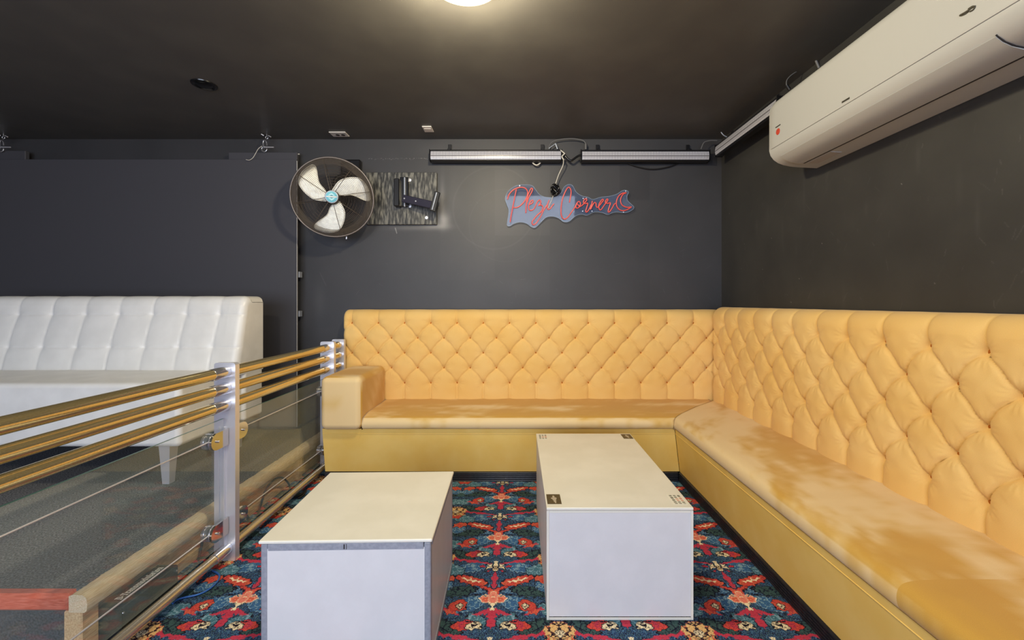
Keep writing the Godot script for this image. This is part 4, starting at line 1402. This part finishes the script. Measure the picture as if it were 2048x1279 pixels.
func build_sign() -> void:
	var c := at_d(1139, 408, 3.66)
	var o := thing("neon_sign", "red script neon sign reading Plezi Corner with a crescent moon on clear acrylic", "sign", c)
	var xf := Transform3D(Basis(Vector3.RIGHT, deg_to_rad(6.0)), c)
	var m := 3.66 / F      # metres to a pixel at the sign
	var s3 := m / 7.062    # the outline was read at 7.06 times
	var s1 := m / 11.63
	var out := [75, 400, 120, 300, 220, 230, 330, 215, 450, 225, 500, 280, 560, 350, 650, 385, 760, 385, 850, 340, 900, 250, 960, 210, 1020, 225, 1070, 310, 1150, 365, 1240, 385, 1310, 415, 1420, 385, 1550, 370, 1650, 340, 1720, 295, 1780, 290, 1810, 320, 1790, 370, 1800, 430, 1850, 480, 1890, 520, 1870, 560, 1780, 600, 1650, 590, 1580, 605, 1520, 625, 1450, 600, 1330, 590, 1230, 635, 1150, 620, 1060, 650, 980, 720, 900, 725, 830, 675, 740, 650, 650, 665, 580, 730, 500, 805, 440, 795, 380, 750, 290, 730, 200, 750, 140, 785, 100, 770, 110, 680, 125, 570, 100, 490]
	var pl := []
	for i in range(0, out.size(), 2): pl.append(Vector2((out[i] - 981.6) * s3, -(out[i + 1] - 480.2) * s3))
	var poly := PackedVector2Array(curve(pl, 4, true))
	var ac := part("acrylic_plate", S().prism(poly, xf, 0.006).done(), M.acrylic, o, "clear contour-cut acrylic plate, tinted blue for reflected daylight")
	var rim := []
	for p in poly: rim.append(xf * Vector3(p.x, p.y, 0.003))
	part("polished_edge", S().tube(rim, 0.0018, 6, true).done(), mat(c8(150, 168, 186), 0.2), ac)
	var o1 := Vector2(-129.0 * m, -58.0 * m)
	var o2 := Vector2(-9.0 * m, -58.0 * m)
	var strokes := [
		[1, [60, 570, 90, 470, 170, 375, 280, 315, 400, 298, 485, 330, 525, 410, 500, 525, 430, 640, 330, 730, 240, 760, 180, 745]],
		[1, [265, 345, 225, 520, 190, 700, 150, 900, 120, 1090]],
		[1, [483, 880, 490, 760, 502, 620, 527, 490, 568, 390, 606, 322, 640, 333, 622, 400, 582, 470, 542, 545, 516, 640]],
		[1, [548, 695, 605, 672, 648, 635, 652, 600, 622, 592, 585, 630, 556, 690, 548, 750, 565, 805, 608, 822, 662, 795, 705, 730, 740, 650, 772, 602, 810, 588, 832, 630, 812, 680, 778, 712, 838, 698, 876, 730, 870, 790, 840, 850, 760, 920, 680, 1010, 630, 1090, 650, 1145, 710, 1130, 780, 1040, 840, 940, 880, 850, 940, 750, 990, 680]],
		[1, [1025, 585, 990, 680, 985, 760, 1010, 800, 1060, 770, 1110, 700, 1140, 670]],
		[1, [1495, 640, 1520, 500, 1530, 380, 1490, 300, 1440, 320, 1380, 430, 1330, 570, 1305, 740, 1305, 900, 1340, 990, 1400, 1020, 1476, 960, 1546, 860, 1616, 760]],
		[2, [220, 760, 280, 645, 330, 620, 355, 670, 330, 740, 280, 770, 250, 740, 275, 672, 340, 730, 400, 700, 450, 650, 500, 590, 480, 555, 440, 580, 425, 640, 470, 665, 525, 660, 500, 760, 480, 840, 510, 855, 560, 790, 605, 690]],
		[2, [630, 605, 610, 720, 590, 800, 640, 700, 680, 640, 715, 660, 720, 720, 740, 750, 770, 740, 850, 640, 885, 590, 860, 570, 800, 650, 780, 730, 800, 800, 840, 800, 890, 730, 940, 660, 990, 590, 975, 560, 940, 600, 940, 650, 1000, 660, 1050, 650, 1020, 760, 1000, 840, 1030, 855, 1090, 770, 1140, 680, 1175, 660]],
		[2, [1410, 420, 1320, 432, 1235, 500, 1190, 610, 1197, 720, 1260, 800, 1350, 828, 1450, 800, 1540, 740]],
		[2, [1410, 420, 1340, 455, 1292, 535, 1284, 620, 1330, 705, 1430, 750, 1540, 740]]]
	for e in strokes:
		part("neon_tube", stroke(e[1], s1, o1 if e[0] == 1 else o2, xf, 0.0050), M.neon, o)
	for e in [[278, 228], [1768, 300], [1745, 592], [1172, 402], [1218, 400], [1168, 578], [1300, 578]]:
		part("stud", S().lathe([Vector2(0.0, 0.009), Vector2(0.004, 0.0085), Vector2(0.0052, 0.006)], Transform3D(xf.basis * Basis(Vector3.RIGHT, PI / 2), xf * Vector3((e[0] - 981.6) * s3, -(e[1] - 480.2) * s3, 0.0)), 10).done(), M.alu_bright, o)
	# cord and its knot
	single("cord", S().tube(curve([at_d(1127, 318, 3.57), at_d(1126, 330, 3.6), at_d(1117, 350, 3.62), at_d(1111, 368, 3.63)], 5), 0.004, 8).done(), M.pale_cable, "pale cord hanging from the light bar down to the neon sign", "cord")
	var kn := []
	for i in 60:
		var a := i * 0.83
		kn.append(at_d(1110 + sin(a * 1.7) * 5.5 + sin(a * 0.31) * 3.0, 379 + cos(a) * 11.0, 3.615 + sin(a * 2.1) * 0.012))
	single("cable_knot", S().tube(curve(kn, 3), 0.006, 6).done(), M.black_gloss, "knotted bundle of glossy black cable at the top edge of the neon sign", "cable")
	single("cord", S().tube(curve([at_d(1107, 390, 3.62), at_d(1103, 400, 3.63), at_d(1096, 416, 3.64)], 5), 0.003, 8).done(), M.pale_cable, "short pale lead from the black cable knot to the lettering", "cord")

func light_bar(label: String, c: Vector3, length: float, turn: float) -> void:
	var o := thing("light_bar", label, "light bar", c, "unlit stage light bars below the ceiling")
	var b := Basis(Vector3.UP, turn)
	part("housing", S().box(c + b * Vector3(0, 0.002, -0.030), Vector3(length, 0.098, 0.056), 0.006, b).done(), M.black_metal, o)
	var s := S()
	var xf := Transform3D(b, c)
	var h := 0.034
	var l := length / 2 - 0.004
	var q := [Vector3(-l, -h, 0.002), Vector3(l, -h, 0.002), Vector3(l, h, 0.002), Vector3(-l, h, 0.002)]
	var rows := 6
	for k in rows:
		# a slightly bulging lens
		var a0 := -1.0 + 2.0 * k / rows
		var a1 := -1.0 + 2.0 * (k + 1) / rows
		var z0 := 0.002 + 0.006 * (1 - a0 * a0)
		var z1 := 0.002 + 0.006 * (1 - a1 * a1)
		var ps := [Vector3(-l, a0 * h, z0), Vector3(l, a0 * h, z0), Vector3(l, a1 * h, z1), Vector3(-l, a1 * h, z1)]
		var at := s.v.size()
		s.quad(xf * ps[0], xf * ps[1], xf * ps[2], xf * ps[3], b.z)
		for i in range(at, s.v.size()):
			var p := xf.affine_inverse() * s.v[i]
			s.t[i] = Vector2((p.x + l) / (2 * l), 0.5 - p.y / h * 0.5)
	part("lens_strip", s.done(), M.led_lens, o)
	for sg in [-1.0, 1.0]:
		part("end_cap", S().box(c + b * Vector3(sg * (length / 2 + 0.003), 0.002, -0.026), Vector3(0.006, 0.1, 0.066), 0.002, b).done(), M.black_gloss, o)
		part("bracket", S().box(c + b * Vector3(sg * length * 0.36, 0.06, -0.055), Vector3(0.03, 0.02, 0.05), 0.003, b).box(c + b * Vector3(sg * length * 0.36, 0.085, -0.078), Vector3(0.03, 0.07, 0.006), 0.002, b).done(), M.black_metal, o)

func build_led_bars() -> void:
	var a := at_d(860, 310.5, 3.6)
	var e := at_d(1123, 310.5, 3.6)
	light_bar("light bar with bluish lens strip above the sign, left one on the back wall", (a + e) / 2, e.x - a.x, 0.0)
	a = at_d(1163, 311, 3.6)
	e = at_d(1419, 311, 3.6)
	light_bar("light bar with grey lens strip at the back wall's right end", (a + e) / 2, e.x - a.x, 0.0)
	light_bar("light bar running along the right wall into the air conditioner's shadow", P(1.622, 2.505, 3.085), 0.83, -PI / 2)
	var pts := []
	for q in [[1097, 296], [1103, 285], [1118, 279], [1145, 277], [1166, 281], [1172, 290], [1172, 299]]: pts.append(at_d(q[0], q[1], 3.64))
	single("cable", S().tube(curve(pts), 0.004, 8).done(), M.grey_cable, "grey cable arched over the gap between two light bars", "cable")
	single("plug", S().tube([at_d(1171.5, 288, 3.64), at_d(1171.5, 299, 3.64)], 0.009, 10).done(), M.grey_cable, "grey plug on top of the back wall's right light bar", "plug")
	pts = []
	for q in [[1127, 306], [1134, 316], [1142, 321], [1150, 316], [1156, 312], [1164, 309]]: pts.append(at_d(q[0], q[1], 3.61))
	single("cable", S().tube(curve(pts), 0.009, 8).done(), M.black_gloss, "thick black cable sagging in the gap between two light bars", "cable")
	var br := S()
	br.tube([at_d(1097, 297, 3.63), at_d(1111, 287, 3.63)], 0.004, 6)
	br.tube([at_d(1111, 287, 3.63), at_d(1115, 298, 3.63)], 0.007, 6)
	single("clamp", br.done(), M.alu, "small grey metal clamp on top of the left light bar's right end", "clamp")
	br = S()
	br.tube([at_d(1121, 300, 3.58), at_d(1129.5, 307, 3.58)], 0.005, 6)
	br.tube(curve([at_d(1129.5, 307, 3.58), at_d(1124, 313, 3.575), at_d(1128, 320, 3.575)], 4), 0.006, 6)
	single("bracket", br.done(), M.pale_cable, "bent pale bracket at the right end of the left light bar", "bracket")
	pts = []
	for q in [[1064, 319], [1066, 326], [1073, 330], [1080, 326], [1083, 319]]: pts.append(at_d(q[0], q[1], 3.65))
	single("wall_hook", S().tube(curve(pts), 0.006, 8).done(), M.pale_cable, "white U-shaped hook below the left light bar", "hook")
	pts = []
	for q in [[1250, 324], [1275, 333], [1305, 338], [1335, 334], [1358, 326]]: pts.append(at_d(q[0], q[1], 3.68))
	single("cable", S().tube(curve(pts), 0.005, 8).done(), M.black, "thin black cable drooping on the wall below the right light bar", "cable")
	pts = []
	for q in [[1402, 298], [1408, 285], [1420, 281], [1434, 281]]: pts.append(at_d(q[0], q[1], 3.6))
	single("cable", S().tube(curve(pts), 0.005, 8).done(), M.grey_cable, "grey cable bent over the corner end of the right light bar", "cable")
	pts = []
	for q in [[1442, 264], [1447, 270], [1454, 274]]: pts.append(at_d(q[0], q[1], 3.45))
	single("clip", S().tube(curve(pts), 0.004, 8).done(), M.alu, "tiny bent metal clip at the ceiling near the room corner", "clip")

func build_air_conditioner() -> void:
	var z0 := 1.215
	var z1 := 2.517
	var o := thing("air_conditioner", "large white wall air conditioner high on the right wall", "air conditioner", P(1.62, 2.06, 1.9))
	# outline in (distance from the wall, height)
	var body := [Vector2(0.004, 2.438), Vector2(0.20, 2.438), Vector2(0.262, 2.427), Vector2(0.279, 2.405), Vector2(0.283, 2.36), Vector2(0.284, 2.158), Vector2(0.276, 2.130), Vector2(0.258, 2.106), Vector2(0.232, 2.088), Vector2(0.20, 2.076), Vector2(0.16, 2.068), Vector2(0.12, 2.064), Vector2(0.004, 2.058)]
	var pb := PackedVector2Array(body)
	var xf := Transform3D(Basis(Vector3(-1, 0, 0), Vector3.UP, Vector3(0, 0, -1)), Vector3(WALL_X, 0, -z0))
	part("body", S().prism(pb, xf, z1 - z0).done(), M.white_plastic, o)
	# front panel, a little proud, with soft corners at the far end
	var fp := S()
	var sec := [Vector2(0.21, 2.443), Vector2(0.262, 2.433), Vector2(0.283, 2.413), Vector2(0.2885, 2.38), Vector2(0.2895, 2.30), Vector2(0.2895, 2.172), Vector2(0.283, 2.164)]
	var sm := curve(sec, 4)
	var n := 40
	var pos := func(i: int, j: int) -> Vector3:
		var d := lerpf(z0 + 0.02, z1 - 0.002, float(i) / n)
		var q: Vector2 = sm[j]
		# the far upper corner is rounded
		var c := clampf((d - (z1 - 0.03)) / 0.028, 0, 1)
		var yy := q.y
		if yy > 2.3: yy -= (1.0 - sqrt(1.0 - c * c)) * 0.045 * (yy - 2.3) / 0.16
		return P(WALL_X - q.x + c * c * 0.006, yy, d)
	part("front_panel", skin(n, sm.size() - 1, pos, Vector3(-1, 0.2, 0)), M.white_plastic, o)
	# swing louvre with its dark slot
	var lv := S()
	var lo := PackedVector2Array([Vector2(0.262, 2.104), Vector2(0.240, 2.087), Vector2(0.21, 2.073), Vector2(0.17, 2.063), Vector2(0.14, 2.060), Vector2(0.14, 2.064), Vector2(0.17, 2.068), Vector2(0.21, 2.079), Vector2(0.238, 2.093), Vector2(0.258, 2.108)])
	lv.prism(lo, Transform3D(xf.basis, Vector3(WALL_X, 0, -(z0 + 0.13))), z1 - z0 - 0.20)
	part("louvre", lv.done(), M.white_plastic, o)
	part("air_slot", S().prism(PackedVector2Array([Vector2(0.137, 2.0605), Vector2(0.130, 2.060), Vector2(0.130, 2.064), Vector2(0.137, 2.065)]), Transform3D(xf.basis, Vector3(WALL_X, 0, -(z0 + 0.13))), z1 - z0 - 0.21).done(), M.dark_gap, o)
	part("end_gap", S().prism(PackedVector2Array([Vector2(0.264, 2.108), Vector2(0.240, 2.089), Vector2(0.21, 2.075), Vector2(0.14, 2.0605), Vector2(0.14, 2.066), Vector2(0.21, 2.082), Vector2(0.238, 2.096), Vector2(0.26, 2.112)]), Transform3D(xf.basis, Vector3(WALL_X, 0, -(z0 + 0.1265))), 0.003).done(), M.dark_gap, o)
	# rating plate under the far end
	part("rating_label", S().prism(PackedVector2Array([Vector2(0.115, 2.0605), Vector2(0.06, 2.0582), Vector2(0.06, 2.062), Vector2(0.115, 2.064)]), Transform3D(xf.basis, Vector3(WALL_X, 0, -2.25)), 0.18).done(), M.grey_plastic, o)
	# marks on the front panel: a red and black badge, a line of small print, a swoosh emblem
	var fx := WALL_X - 0.2905
	part("badge", S().lathe([Vector2(0.0, 0.002), Vector2(0.017, 0.0015), Vector2(0.018, 0.0)], Transform3D(Basis(Vector3(0, 0, 1), PI / 2), at_x(1556, 263, fx)), 16).done(), M.print_red, o, "small red badge")
	part("badge", S().box(at_x(1556, 252, fx), Vector3(0.003, 0.006, 0.045), 0.001).done(), M.print_dark, o)
	for k in 5: part("print_mark", S().box(at_x(1685 + k * 3.2, 204 - k * 1.9, fx), Vector3(0.002, 0.008, 0.007), 0.0).done(), M.print_dark, o)
	var sw := S()
	sw.tube(curve([at_x(1920, 31, fx), at_x(1934, 23, fx), at_x(1944, 15, fx), at_x(1951, 13, fx)], 5), 0.0034, 6)
	part("emblem", sw.done(), M.print_dark, o)
	part("emblem", S().tube(curve([at_x(1937, 18, fx), at_x(1945, 13, fx), at_x(1950, 14, fx), at_x(1946, 20, fx), at_x(1940, 23, fx)], 5), 0.0028, 6).done(), M.print_dark, o)
	part("emblem", S().tube(curve([at_x(1922, 32, fx), at_x(1930, 29, fx), at_x(1938, 23, fx)], 5), 0.0016, 6).done(), M.print_dark, o)
	# cables looping above it
	var pts := []
	for q in [[1578, 178], [1573, 170], [1575, 158], [1590, 145], [1610, 137], [1630, 130]]: pts.append(at_d(q[0], q[1], 2.62))
	single("cable", S().tube(curve(pts), 0.003, 8).done(), M.grey_cable, "thin grey cable looping below the ceiling above the air conditioner's far end", "cable")
	pts = []
	for q in [[1628, 112], [1640, 109], [1655, 112], [1668, 118]]: pts.append(at_d(q[0], q[1], 2.5))
	single("cable", S().tube(curve(pts), 0.004, 8).done(), M.grey_cable, "short grey cable arching over the top of the air conditioner", "cable")
	single("plug", S().tube([at_d(1631, 119, 2.5), at_d(1638, 136, 2.5)], 0.007, 8).done(), M.grey_cable, "grey cable connector hanging just above the air conditioner", "plug")
	single("plug", S().tube([at_d(1573, 170, 2.62), at_d(1579, 179, 2.62)], 0.009, 8).done(), M.black, "black cable end behind the air conditioner's upper far corner", "plug")

func build_small_things() -> void:
	var o := thing("outlet_plate", "white double outlet plate with two round black sockets on the ceiling above the fan", "outlet", P(-1.49, ROOM_H, 3.58))
	part("plate", S().span(-1.562, -1.425, ROOM_H - 0.007, ROOM_H, 3.535, 3.628, 0.003).done(), M.white_plate, o)
	for x in [-1.510, -1.464]:
		part("socket", S().lathe([Vector2(0.0, -0.0085), Vector2(0.016, -0.0085), Vector2(0.018, -0.006)], Transform3D(Basis.IDENTITY, P(x, ROOM_H, 3.59)), 16).done(), M.black, o)
	o = thing("blank_plate", "small white blank cover plate on the ceiling, above the left light bar", "cover plate", P(-0.72, ROOM_H, 3.47))
	part("plate", S().span(-0.765, -0.690, ROOM_H - 0.008, ROOM_H, 3.42, 3.53, 0.003).done(), M.white_plate, o)
	part("ridge", S().span(-0.755, -0.70, ROOM_H - 0.011, ROOM_H - 0.008, 3.45, 3.50, 0.001).done(), M.white_plate, o)
	o = thing("ceiling_spot", "round black recessed spotlight with a shiny rim in the black ceiling", "spotlight", P(-2.03, ROOM_H, 2.77))
	part("trim_ring", S().lathe([Vector2(0.048, -0.004), Vector2(0.058, -0.010), Vector2(0.072, -0.006), Vector2(0.074, 0.0)], Transform3D(Basis.IDENTITY, P(-2.03, ROOM_H, 2.77)), 32).done(), M.black_gloss, o)
	part("lens", S().lathe([Vector2(0.0, -0.014), Vector2(0.03, -0.013), Vector2(0.048, -0.004)], Transform3D(Basis.IDENTITY, P(-2.03, ROOM_H, 2.77)), 32).done(), M.black_gloss, o)
	# rigging hooks
	for i in 2:
		var px := 528.5 if i == 0 else 2.0
		var g := thing("rigging_hook", ["chrome ring hook with a pale cord hanging at the ceiling, left of the fan", "chrome ring hook at the ceiling by the picture's left edge"][i], "hook", at_d(px, 297, 3.6), "chrome ceiling hooks above the charcoal board")
		var m := 3.6 / F
		var ring := []
		for k in 24: ring.append(at_d(px, 298, 3.6) + Vector3(cos(TAU * k / 24), sin(TAU * k / 24), 0) * 5.2 * m)
		part("ring", S().tube(ring, 0.0042, 8, true).done(), M.chrome, g)
		var loop := []
		for e in [[-1, 297], [-2.5, 286], [-1, 281], [2, 281], [4.5, 284], [5.5, 291]]: loop.append(at_d(px + e[0], e[1], 3.59))
		part("shackle", S().tube(curve(loop), 0.004, 8).done(), M.chrome, g)
		part("pin", S().tube([at_d(px, 294, 3.58), at_d(px + 19, 294.3, 3.58)], 0.0045, 8).done(), M.alu_bright, g)
		var eye := []
		for k in 16: eye.append(at_d(px + 5, 275, 3.59) + Vector3(cos(TAU * k / 16), sin(TAU * k / 16), 0) * 2.6 * m)
		part("eye_bolt", S().tube(eye, 0.0035, 8, true).tube([at_d(px + 5, 272.5, 3.59), Vector3(at_d(px + 5, 272, 3.59).x, ROOM_H, -3.59)], 0.004, 8).done(), M.chrome, g)
		part("wing", S().tube([at_d(px - 6, 268, 3.56), at_d(px - 1, 271, 3.57)], 0.0045, 6).done(), M.alu_bright, g)
		part("wing", S().tube([at_d(px + 8, 271, 3.57), at_d(px + 13, 273.5, 3.56)], 0.0045, 6).done(), M.alu_bright, g)
	var pts := []
	for q in [[524, 292], [517, 297], [511, 307], [506, 315], [499, 320], [492, 319]]: pts.append(at_d(q[0], q[1], 3.57))
	single("cord", S().tube(curve(pts), 0.0025, 8).done(), M.pale_cable, "pale cord curling from the chrome ring hook to the charcoal board", "cord")
